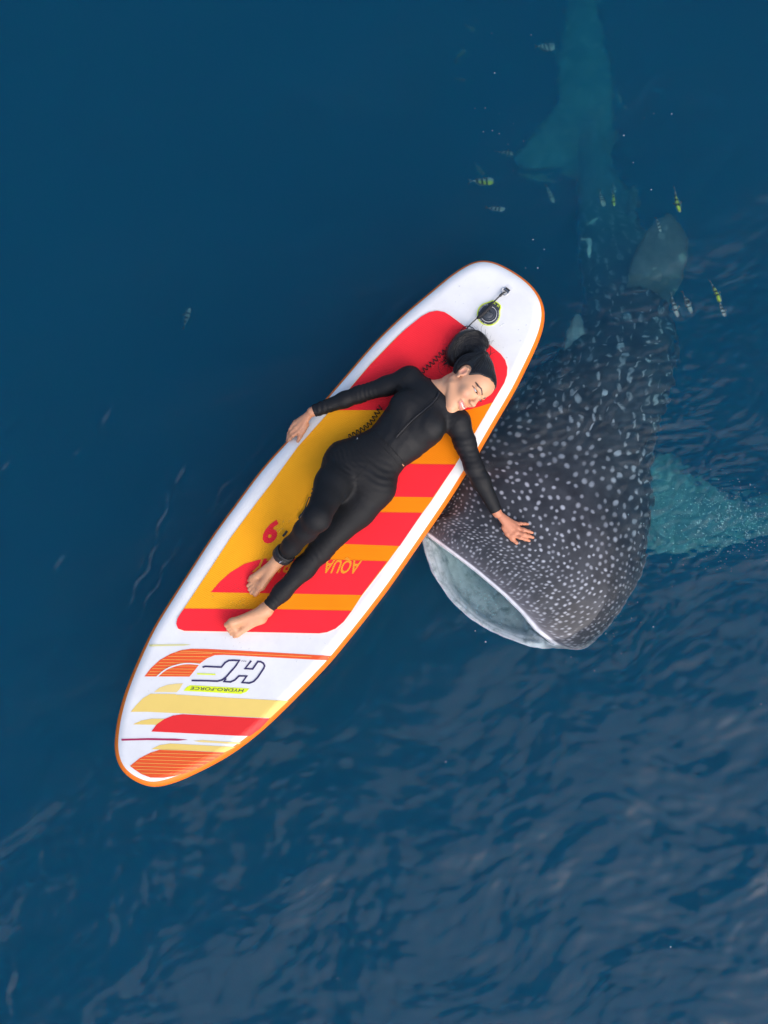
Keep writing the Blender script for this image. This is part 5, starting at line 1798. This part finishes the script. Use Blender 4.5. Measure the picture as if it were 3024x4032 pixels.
# frizzy tips lying on the deck
for i in range(70):
    x, y = r3.uniform(450, 570), r3.uniform(600, 780)
    q = PK(560 + r3.normal() * 15, r3.uniform(560, 800), .02); pts = []
    e_ = PK(x, y, .009)
    for k in range(14):
        t = k / 13
        w_ = np.array([math.sin(t * 9 + i) * .004, math.cos(t * 8 + i * 2) * .004, 0]) * t
        c_ = q * (1 - t) + e_ * t + w_
        c_[2] = max(c_[2], float(deck_z(c_[0], c_[1])) + .0068)
        pts.append(c_)
    items.append(tube(np.array(pts), np.linspace(.0011, .0003, 14), 3, cap=False))
def strand(pix, hs, r0=.0014):
    pts = catmull([tuple(DK(x, y, h)) for (x, y), h in zip(pix, hs)], 24)
    items.append(tube(pts, np.linspace(r0, .0004, 24), 4, cap=False))
strand([(1915, 1415), (1930, 1395), (1932, 1375), (1926, 1358)], [.06, .05, .05, .05], .003)
strand([(1925, 1400), (1940, 1390), (1955, 1384)], [.04, .03, .02])
strand([(1925, 1402), (1912, 1412), (1905, 1405)], [.05, .05, .06], .003)
strand([(1760, 1420), (1735, 1425), (1726, 1440), (1732, 1465), (1745, 1478)], [.03, .02, .012, .012, .012])
strand([(1770, 1400), (1750, 1415), (1738, 1432)], [.04, .02, .012], .004)
strand([(1775, 1420), (1752, 1432), (1742, 1440)], [.03, .02, .012], .006)
V_, F_ = join_vf(items)
ls = new_mesh_obj('loose_strands', V_, F_, hair_m, pony)
ls['kind'] = 'stuff'
# ================================================================== coiled leash
leash_m = simple_mat('leash_black', (.010, .010, .011), .3, .5)
neo_m = simple_mat('neoprene', (.013, .013, .015), .7, bump=.0004, bump_scale=400)
def make_leash():
    root = empty('surf_leash', tuple(DK(1700, 1440, 0)))
    tag(root, 'black coiled leash running from the steel deck ring to the ankle', 'leash')
    def dk(pts): return [tuple(DK(x, y, h)) for x, y, h in pts]
    # loop and cord at the ring
    V, F = tube(catmull(dk([(1990, 1150, .012), (1984, 1152, .014), (1976, 1158, .012), (1968, 1166, .010)]), 20), np.linspace(.0035, .0062, 20), 8)
    new_mesh_obj('loop', V, F, leash_m, root)
    V, F = tube(catmull(dk([(1974, 1160, .012), (1955, 1178, .010), (1940, 1194, .012), (1925, 1210, .016)]), 20), .0033, 8)
    new_mesh_obj('cord', V, F, leash_m, root)
    V, F = tube(catmull(dk([(1937, 1198, .014), (1915, 1222, .020), (1895, 1240, .018), (1878, 1254, .012)]), 24), np.interp(np.linspace(0, 1, 24), [0, .1, .9, 1], [.0045, .0085, .008, .0045]), 8)
    new_mesh_obj('rail_saver', V, F, neo_m, root)
    V, F = tube(catmull(dk([(1880, 1252, .012), (1862, 1268, .010), (1848, 1282, .010), (1839, 1294, .012), (1838, 1312, .02)]), 24), .0028, 8)
    new_mesh_obj('cord', V, F, leash_m, root)
    V, F = tube(catmull(dk([(1812, 1308, .012), (1822, 1292, .012), (1840, 1284, .014), (1860, 1290, .014), (1874, 1304, .02)]), 24), .0018, 6)
    new_mesh_obj('thin_loop', V, F, leash_m, root)
    def coil(path, pitch, rad, r, name='coil', lift=None):
        pts = catmull(path, 400)
        L = np.concatenate([[0], np.cumsum(np.linalg.norm(np.diff(pts, axis=0), axis=1))])
        n = int(L[-1] / pitch * 14)
        tt = np.linspace(0, L[-1], n)
        c = np.stack([np.interp(tt, L, pts[:, k]) for k in range(3)], 1)
        tg = np.gradient(c, axis=0); tg /= np.linalg.norm(tg, axis=1)[:, None]
        s1 = np.cross(tg, [0, 0, 1.0]); s1 /= np.linalg.norm(s1, axis=1)[:, None]; s2 = np.cross(s1, tg)
        ph = tt / pitch * 2 * math.pi
        V, F = tube(c + rad * (np.cos(ph)[:, None] * s1 + np.sin(ph)[:, None] * s2 * .75), r, 6)
        return new_mesh_obj(name, V, F, leash_m, root)
    coil(dk([(1806, 1322, .012), (1790, 1340, .012), (1772, 1366, .012), (1752, 1382, .012), (1730, 1398, .012), (1712, 1420, .012), (1686, 1442, .012), (1662, 1464, .012)]), .0195, .0095, .0023)
    coil(dk([(1500, 1600, .012), (1482, 1630, .012), (1462, 1660, .012), (1438, 1682, .012), (1405, 1702, .012), (1370, 1722, .012)]), .0195, .0095, .0023)
    coil(dk([(1252, 1885, .012), (1242, 1915, .012), (1234, 1935, .012), (1232, 1955, .012)]), .017, .0095, .0023)
    V, F = tube(resample(dk([(1236, 1957, .012), (1216, 1958, .012), (1206, 1985, .010), (1199, 2010, .010), (1190, 2026, .010)]), 40), .0026, 6)
    new_mesh_obj('cord', V, F, leash_m, root)
    V, F = tube(catmull(dk([(1200, 2006, .010), (1196, 2018, .010), (1186, 2030, .010), (1176, 2042, .012)]), 16), np.interp(np.linspace(0, 1, 16), [0, .2, .8, 1], [.004, .007, .007, .003]), 8)
    new_mesh_obj('swivel', V, F, leash_m, root)
    coil(dk([(1222, 1998, .012), (1214, 2010, .012), (1206, 2022, .012)]), .015, .0075, .0022)
    V, F = tube(catmull(dk([(1130, 2090, .010), (1124, 2100, .010), (1114, 2112, .010)]), 12), .0055, 8)
    new_mesh_obj('swivel', V, F, leash_m, root)
    # padded cuff round the ankle
    ax = nrm(KNE_R - ANK_R); c0 = ANK_R + ax * .030
    s1 = nrm(np.cross(ax, [0, 0, 1.0])); s2 = np.cross(s1, ax)
    prof = [(-.024, .0405), (-.020, .0435), (0, .0445), (.018, .0435), (.023, .0405)]
    V, F = [], []
    S = 48
    for z, r in prof:
        for k in range(S):
            a = 2 * math.pi * k / S
            rr = r * (1 + .035 * math.cos(2 * a) ) + (.003 if 10 < k < 22 else 0)
            V.append(c0 + ax * (z + .004 * math.sin(a)) + rr * (math.cos(a) * s1 + math.sin(a) * s2))
    inner = [(x, r - .008) for x, r in prof[::-1]]
    for z, r in inner:
        for k in range(S):
            a = 2 * math.pi * k / S
            V.append(c0 + ax * (z + .004 * math.sin(a)) + r * (math.cos(a) * s1 + math.sin(a) * s2))
    R_ = len(prof) * 2
    for i in range(R_):
        for k in range(S):
            F.append((i * S + k, i * S + (k + 1) % S, ((i + 1) % R_) * S + (k + 1) % S, ((i + 1) % R_) * S + k))
    cuff = new_mesh_obj('ankle_cuff', V, F, neo_m, root)
    for z in (.008, .016):
        pts = [c0 + ax * (z + .004 * math.sin(a)) + .0455 * (math.cos(a) * s1 + math.sin(a) * s2) for a in np.linspace(0, 2 * math.pi, 49)]
        V, F = tube(pts, .0022, 6, cap=False)
        new_mesh_obj('cuff_strap', V, F, leash_m, cuff)
    lg = simple_mat('cuff_print', (.55, .58, .75), .5)
    b_ = bvh_of(cuff.data)
    for k, (x0, x1) in enumerate(((985, 1010), (1020, 1045), (1052, 1078), (1090, 1120))):
        p0, p1 = cast([b_], *e3(x0, 640 - k * 22), .0008), cast([b_], *e3(x1, 610 - k * 22), .0008)
        if p0 is None or p1 is None: continue
        V, F = tube([p0, (p0 + p1) / 2, p1], .0016, 5)
        new_mesh_obj('cuff_print', V, F, lg, cuff)
    return root
make_leash()

# ================================================================== striped fish
def fish_mat(yellow, pale):
    mt, N, L, B = mat_new('striped_fish')
    tc = N.new('ShaderNodeTexCoord')
    sx = N.new('ShaderNodeSeparateXYZ'); L.new(tc.outputs['Object'], sx.inputs[0])
    nz = N.new('ShaderNodeTexNoise'); nz.inputs['Scale'].default_value = 40; L.new(tc.outputs['Object'], nz.inputs['Vector'])
    mul = N.new('ShaderNodeMath'); mul.operation = 'MULTIPLY_ADD'; mul.inputs[1].default_value = .08; L.new(nz.outputs['Fac'], mul.inputs[0]); L.new(sx.outputs[0], mul.inputs[2])
    w = N.new('ShaderNodeMath'); w.operation = 'MULTIPLY'; w.inputs[1].default_value = 2 * math.pi / .175; L.new(mul.outputs[0], w.inputs[0])
    sn = N.new('ShaderNodeMath'); sn.operation = 'SINE'; L.new(w.outputs[0], sn.inputs[0])
    st = N.new('ShaderNodeMapRange'); st.inputs['From Min'].default_value = -.05; st.inputs['From Max'].default_value = .35; L.new(sn.outputs[0], st.inputs['Value'])
    # no bars on the snout and tail root
    lim = N.new('ShaderNodeMapRange'); lim.inputs['From Min'].default_value = .30; lim.inputs['From Max'].default_value = .26; L.new(sx.outputs[0], lim.inputs['Value'])
    mm = N.new('ShaderNodeMath'); mm.operation = 'MULTIPLY'; L.new(st.outputs[0], mm.inputs[0]); L.new(lim.outputs[0], mm.inputs[1])
    base = N.new('ShaderNodeMixRGB'); base.inputs[1].default_value = (*pale, 1); base.inputs[2].default_value = (.55, .62, .03, 1)
    yl = N.new('ShaderNodeMapRange'); yl.inputs['From Min'].default_value = .04; yl.inputs['From Max'].default_value = .09; yl.inputs['To Max'].default_value = yellow; L.new(sx.outputs[2], yl.inputs['Value'])
    x2 = N.new('ShaderNodeMapRange'); x2.inputs['From Min'].default_value = -.16; x2.inputs['From Max'].default_value = -.10; L.new(sx.outputs[0], x2.inputs['Value'])
    m3 = N.new('ShaderNodeMath'); m3.operation = 'MULTIPLY'; L.new(yl.outputs[0], m3.inputs[0]); L.new(x2.outputs[0], m3.inputs[1])
    L.new(m3.outputs[0], base.inputs[0])
    mx = N.new('ShaderNodeMixRGB'); L.new(mm.outputs[0], mx.inputs[0]); L.new(base.outputs[0], mx.inputs[1]); mx.inputs[2].default_value = (.012, .013, .016, 1)
    L.new(mx.outputs[0], B.inputs['Base Color'])
    B.inputs['Roughness'].default_value = .4
    return mt
FISH_M = [fish_mat(0.0, (.42, .44, .42)), fish_mat(1.0, (.46, .48, .44)), None]
FIN_F = simple_mat('fish_fin', (.10, .13, .14), .5)
PALE_F = simple_mat('pale_fish', (.22, .27, .26), .5, vary=.3, vary_scale=6)
EYE_F = simple_mat('fish_eye', (.008, .008, .008), .2)

def fish_meshes():
    """a sergeant-like fish of unit length along +X, deep and narrow"""
    xs = np.linspace(0, 1, 22)
    V, F = [], []
    S = 14
    for t in xs:
        x = .42 - .74 * t
        prof = math.sin(math.pi * min(1, t * .93 + .035) ** .72)
        hh = .20 * prof ** .85 * (1 - .25 * t) + .012
        ww = .085 * prof ** .9 * (1 - .35 * t) + .008
        for k in range(S):
            a = 2 * math.pi * k / S
            V.append((x, ww * math.sin(a), hh * math.cos(a)))
    for i in range(len(xs) - 1):
        for k in range(S):
            F.append((i * S + k, i * S + (k + 1) % S, (i + 1) * S + (k + 1) % S, (i + 1) * S + k))
    F.append(tuple(range(S))); F.append(tuple((len(xs) - 1) * S + k for k in range(S))[::-1])
    def slab(poly, th):
        n = len(poly)
        VV = [(x, th * s, z) for s in (1, -1) for x, z in poly]
        FF = [tuple(range(n)), tuple(range(2 * n - 1, n - 1, -1))] + [(i, (i + 1) % n, n + (i + 1) % n, n + i) for i in range(n)]
        return VV, FF
    tail = slab([(-.31, .035), (-.40, .09), (-.52, .17), (-.47, .06), (-.45, 0), (-.47, -.06), (-.52, -.17), (-.40, -.09), (-.31, -.035)], .006)
    dors = slab([(.18, .17), (.05, .255), (-.10, .245), (-.22, .17), (-.27, .05), (-.15, .10), (.05, .17)], .005)
    anal = slab([(.02, -.17), (-.08, -.235), (-.20, -.17), (-.26, -.05), (-.12, -.12)], .005)
    pec = [((.18, s * .07, -.03), (.08, s * .16, -.06), (.03, s * .14, -.04), (.11, s * .07, -.0)) for s in (1, -1)]
    return (V, F), tail, dors, anal, pec
_FM = fish_meshes()
def mk(name, vf, mat, smooth=True):
    me_ = bpy.data.meshes.new(name); me_.from_pydata(vf[0], [], vf[1]); me_.update()
    if smooth: me_.polygons.foreach_set('use_smooth', np.ones(len(me_.polygons), dtype=bool))
    if mat: me_.materials.append(mat)
    return me_
_MB = [mk('fish_body', _FM[0], FISH_M[0]), mk('fish_body', _FM[0], FISH_M[1]), mk('fish_body', _FM[0], PALE_F)]
_MT, _MD, _MA = mk('fish_tail', _FM[1], FIN_F, False), mk('fish_dorsal', _FM[2], FIN_F, False), mk('fish_anal', _FM[3], FIN_F, False)
_MP = [mk('fish_pectoral', (list(p), [(0, 1, 2, 3), (3, 2, 1, 0)]), FIN_F, False) for p in _FM[4]]
def eye_vf(s):
    V, F = [], []
    for i in range(6):
        for k in range(8):
            a, b = math.pi * i / 5, 2 * math.pi * k / 8
            V.append((.335 + .016 * math.sin(a) * math.cos(b), s * .052 + .010 * math.cos(a), .03 + .016 * math.sin(a) * math.sin(b)))
    for i in range(5):
        for k in range(8): F.append((i * 8 + k, i * 8 + (k + 1) % 8, (i + 1) * 8 + (k + 1) % 8, (i + 1) * 8 + k))
    return V, F
_ME = [mk('fish_eye', eye_vf(s), EYE_F) for s in (1, -1)]
def add_fish(fx, fy, hx, hy, len_px, z, kind, label, roll=0.0, pitch=0.0):
    p = P(fx, fy, z)
    q = P(fx + hx * 40, fy + hy * 40, z)
    L_ = len_px * PXM * (1 - z * .75 / CAM_DIST) * 1.02
    yaw = math.atan2(q.y - p.y, q.x - p.x)
    o = empty('striped_fish' if kind != 2 else 'pale_fish', p)
    o.rotation_euler = (roll, pitch, yaw)
    o.scale = (L_, L_, L_)
    bpy.context.view_layer.update()
    tag(o, label, 'fish', 'striped fish swimming round the shark' if kind != 2 else 'pale fish swimming deep')
    for nm, me_ in (('fish_body', _MB[kind]), ('tail_fin', _MT), ('dorsal_fin', _MD), ('anal_fin', _MA), ('pectoral_fin', _MP[0]), ('pectoral_fin', _MP[1]), ('fish_eye', _ME[0]), ('fish_eye', _ME[1])):
        c = bpy.data.objects.new(nm, me_); COL.objects.link(c); c.parent = o
    return o
FISH = [
    (2150, 190, 1, -.08, 92, -.55, 0, 'striped fish swimming left of the shark\'s tail fin, nearest the top edge', .9),
    (1988, 596, 1, .16, 85, -.60, 0, 'thin-striped fish just left of the tip of the tail\'s lower lobe', .3),
    (1898, 712, 1, -.06, 108, -.40, 1, 'striped fish with a yellow-green back swimming left of the shark, above another', .9),
    (1953, 812, 1, .14, 86, -.45, 0, 'pale striped fish below the yellow-backed one left of the shark', .9),
    (2166, 756, .42, .9, 80, -.60, 0, 'small dim striped fish between the left-hand pair and the shark\'s narrow tail', .5),
    (2378, 775, .25, .95, 74, -.45, 0, 'dull striped fish over the shark\'s rear back, left of a yellow-backed one', .6),
    (2421, 778, .22, .95, 74, -.40, 1, 'yellow-backed striped fish over the shark\'s rear back', .3),
    (2424, 738, .25, .95, 44, -.60, 0, 'tiny striped fish just behind the yellow-backed one on the shark\'s back', .5),
    (2664, 792, .2, .97, 112, -.25, 1, 'large yellow-backed striped fish just above the tip of the dorsal fin', .2),
    (2594, 886, .4, .9, 66, -.30, 0, 'small striped fish in front of the dorsal fin\'s tip', .5),
    (2657, 1199, .3, .95, 104, -.22, 0, 'grey striped fish at the base of the dorsal fin, left of its twin', .4),
    (2705, 1188, .42, .9, 92, -.26, 0, 'grey striped fish at the base of the dorsal fin, right of its twin', .5),
    (2816, 1148, .42, .9, 104, -.20, 1, 'yellow-backed striped fish right of the dorsal fin, following another', .3),
    (2843, 1214, .35, .94, 76, -.20, 0, 'striped fish right of the dorsal fin, swimming ahead of the yellow-backed one', .5),
    (738, 1253, .32, -.95, 96, -.45, 0, 'lone striped fish in open water left of the board', .5),
    (1893, 660, .5, .8, 58, -1.0, 2, 'faint pale fish above the yellow-backed fish left of the shark', .7),
    (1853, 100, .9, .5, 50, -1.2, 2, 'faint pale fish near the top edge, uppermost of three', .7),
    (1817, 222, .6, -.75, 66, -1.0, 2, 'faint round pale fish, middle of three near the top edge', 1.0),
    (1822, 312, .9, .4, 52, -1.3, 2, 'faintest pale fish, lowest of three near the top edge', .8)]
for a in FISH: add_fish(*a)

# slender suckerfish beside the shark
def add_remora(pix, z, w, label):
    pts = catmull([tuple(P(x, y, z)) for x, y in pix], 24)
    t = np.linspace(0, 1, 24)
    V, F = tube(pts, w * np.sin(np.pi * np.clip(t * .9 + .08, 0, 1)) ** .6, 10)
    root = empty('suckerfish', tuple(pts[12]))
    tag(root, label, 'fish', 'slender fish beside the shark')
    new_mesh_obj('fish_body', V, F, PALE_R, root)
    d = nrm(pts[-1] - pts[-3]); s = nrm(np.cross(d, [0, 0, 1.0]))
    e = pts[-1]
    new_mesh_obj('tail_fin', [e - d * .004 + [0, 0, .002], e + d * .016 + s * .0065, e + d * .012, e + d * .016 - s * .0065, e - d * .004 - [0, 0, .002]], [(0, 1, 2), (0, 2, 3), (4, 2, 1), (4, 3, 2)], PALE_R, root, smooth=False)
PALE_R = simple_mat('suckerfish_pale', (.42, .50, .52), .5, vary=.2, vary_scale=20)
add_remora([(2318, 1012), (2322, 990), (2327, 970), (2318, 955), (2308, 952)], -.55, .0095, 'pale blue slender fish curled beside the shark\'s left flank above the board\'s tail')
add_remora([(2184, 692), (2150, 690), (2100, 680), (2056, 670)], -1.3, .011, 'dim slender fish just under the lower lobe of the tail')
add_remora([(2444, 410), (2432, 385), (2420, 360)], -1.4, .010, 'dim slender fish touching the right side of the tail fin')
add_remora([(2364, 870), (2340, 882), (2326, 888)], -.75, .008, 'whitish slender fish lying across the shark\'s rear back')

# ================================================================== specks and bubbles drifting at the surface
def c6(x, y): return (1800 + x * .7378, y * .7378)
def c5(x, y): return (1600 + x * .5425, 2050 + y * .5425)
speck_pix = [c6(*p) for p in ((185, 175), (395, 182), (200, 390), (95, 580), (150, 580), (225, 610), (300, 665), (140, 707), (188, 702), (225, 718), (272, 772), (355, 755), (300, 912), (640, 960), (550, 962),
             (655, 1010), (465, 1330), (652, 1327), (405, 1277), (890, 722), (940, 867), (1000, 627), (1050, 605), (1145, 608), (1035, 1015), (365, 1430), (430, 1430))]
speck_pix += [c5(*p) for p in ((1195, 990), (1365, 1090), (1510, 1113), (1240, 1028), (1160, 1025), (575, 880), (500, 800))] + [(2573, 2468), (2575, 3474), (2640, 3728), (2180, 3891), (1328, 3853), (1755, 3000), (2995, 2772)]
items = []
for x, y in speck_pix:
    p = P(x, y, 0); r = random.uniform(.0010, .0032)
    z = float(wave_height(np.array([p.x]), np.array([p.y]))[0])
    V, F = [], []
    for i in range(5):
        for k in range(7):
            a, b = math.pi * i / 4, 2 * math.pi * k / 7
            j = 1 + random.uniform(-.3, .3)
            V.append((p.x + r * j * math.sin(a) * math.cos(b), p.y + r * j * math.sin(a) * math.sin(b), z + .001 + r * .7 * math.cos(a)))
    for i in range(4):
        for k in range(7): F.append((i * 7 + k, i * 7 + (k + 1) % 7, (i + 1) * 7 + (k + 1) % 7, (i + 1) * 7 + k))
    items.append((V, F))
V, F = join_vf(items)
sp = new_mesh_obj('floating_specks', V, F, simple_mat('foam_speck', (.42, .58, .66), .6))
sp['kind'] = 'stuff'; sp['label'] = 'tiny white specks of foam drifting on the water'; sp['category'] = 'foam'
# cloud of small bubbles churned up over the pectoral fin and inside the mouth
items = []
rb = np.random.default_rng(3)
for n_, (cx, cyy, sx_, sy_, z0, z1, rm) in ((420, (2760, 2060, 130, 75, -.20, -.01, .0030)), (320, (2930, 2060, 80, 60, -.20, -.01, .0030)), (260, (1940, 2370, 75, 55, -.10, -.02, .0032)), (60, (2380, 2420, 60, 60, -.04, -.01, .0022))):
    for _ in range(n_):
        x, y = cx + rb.normal() * sx_, cyy + rb.normal() * sy_
        if n_ == 260 and not (1800 < x < 2080 and 2260 < y < 2470): continue
        p = P(x, y, rb.uniform(z0, z1)); r = rm * rb.uniform(.4, 1.0)
        items.append(([(p.x + r, p.y, p.z), (p.x - r, p.y, p.z), (p.x, p.y + r, p.z), (p.x, p.y - r, p.z), (p.x, p.y, p.z + r), (p.x, p.y, p.z - r)],
                      [(0, 2, 4), (2, 1, 4), (1, 3, 4), (3, 0, 4), (2, 0, 5), (1, 2, 5), (3, 1, 5), (0, 3, 5)]))
V, F = join_vf(items)
bb = new_mesh_obj('bubbles', V, F, simple_mat('bubble_white', (.50, .70, .76), .3))
bb['kind'] = 'stuff'; bb['label'] = 'fine bubbles churned up in the water around the shark\'s fin and mouth'; bb['category'] = 'bubbles'

# water drops on the deck
drop_m, _N, _L, _B = mat_new('water_drop')
_B.inputs['Base Color'].default_value = (1, 1, 1, 1); _B.inputs['Transmission Weight'].default_value = 1.0; _B.inputs['IOR'].default_value = 1.333; _B.inputs['Roughness'].default_value = .02
items = []
rd = np.random.default_rng(21)
spots_ = [(975, 2355), (1032, 2368), (1120, 2050), (910, 2520), (1300, 2560), (1400, 1240), (2020, 1330), (1770, 1150)]
for k in range(110):
    cx, cyy = spots_[rd.integers(len(spots_))]
    x, y = cx + rd.normal() * 55, cyy + rd.normal() * 45
    q = on_deck(x, y, .0); u_, v_ = to_uv(q.x, q.y)
    if ((INNER - np.array([u_, v_])) * RNOR).sum(1)[int(np.argmin(((INNER - np.array([u_, v_])) ** 2).sum(1)))] < .01: continue
    p = DK(x, y, .0018); r = rd.uniform(.0012, .0042)
    V, F = [], []
    el = rd.uniform(.8, 1.4); an = rd.uniform(0, 3.1)
    for i in range(4):
        a_ = math.pi / 2 * i / 3
        for j in range(8):
            b_ = 2 * math.pi * j / 8
            dx, dy = r * math.sin(a_) * math.cos(b_) * el, r * math.sin(a_) * math.sin(b_) / el
            V.append((p[0] + dx * math.cos(an) - dy * math.sin(an), p[1] + dx * math.sin(an) + dy * math.cos(an), p[2] - .0008 + r * .45 * math.cos(a_)))
    for i in range(3):
        for j in range(8): F.append((i * 8 + j, i * 8 + (j + 1) % 8, (i + 1) * 8 + (j + 1) % 8, (i + 1) * 8 + j))
    items.append((V, F))
V, F = join_vf(items)
wd = new_mesh_obj('water_drops', V, F, drop_m)
wd['kind'] = 'stuff'; wd['label'] = 'scattered water drops lying on the paddle board deck'; wd['category'] = 'water drops'
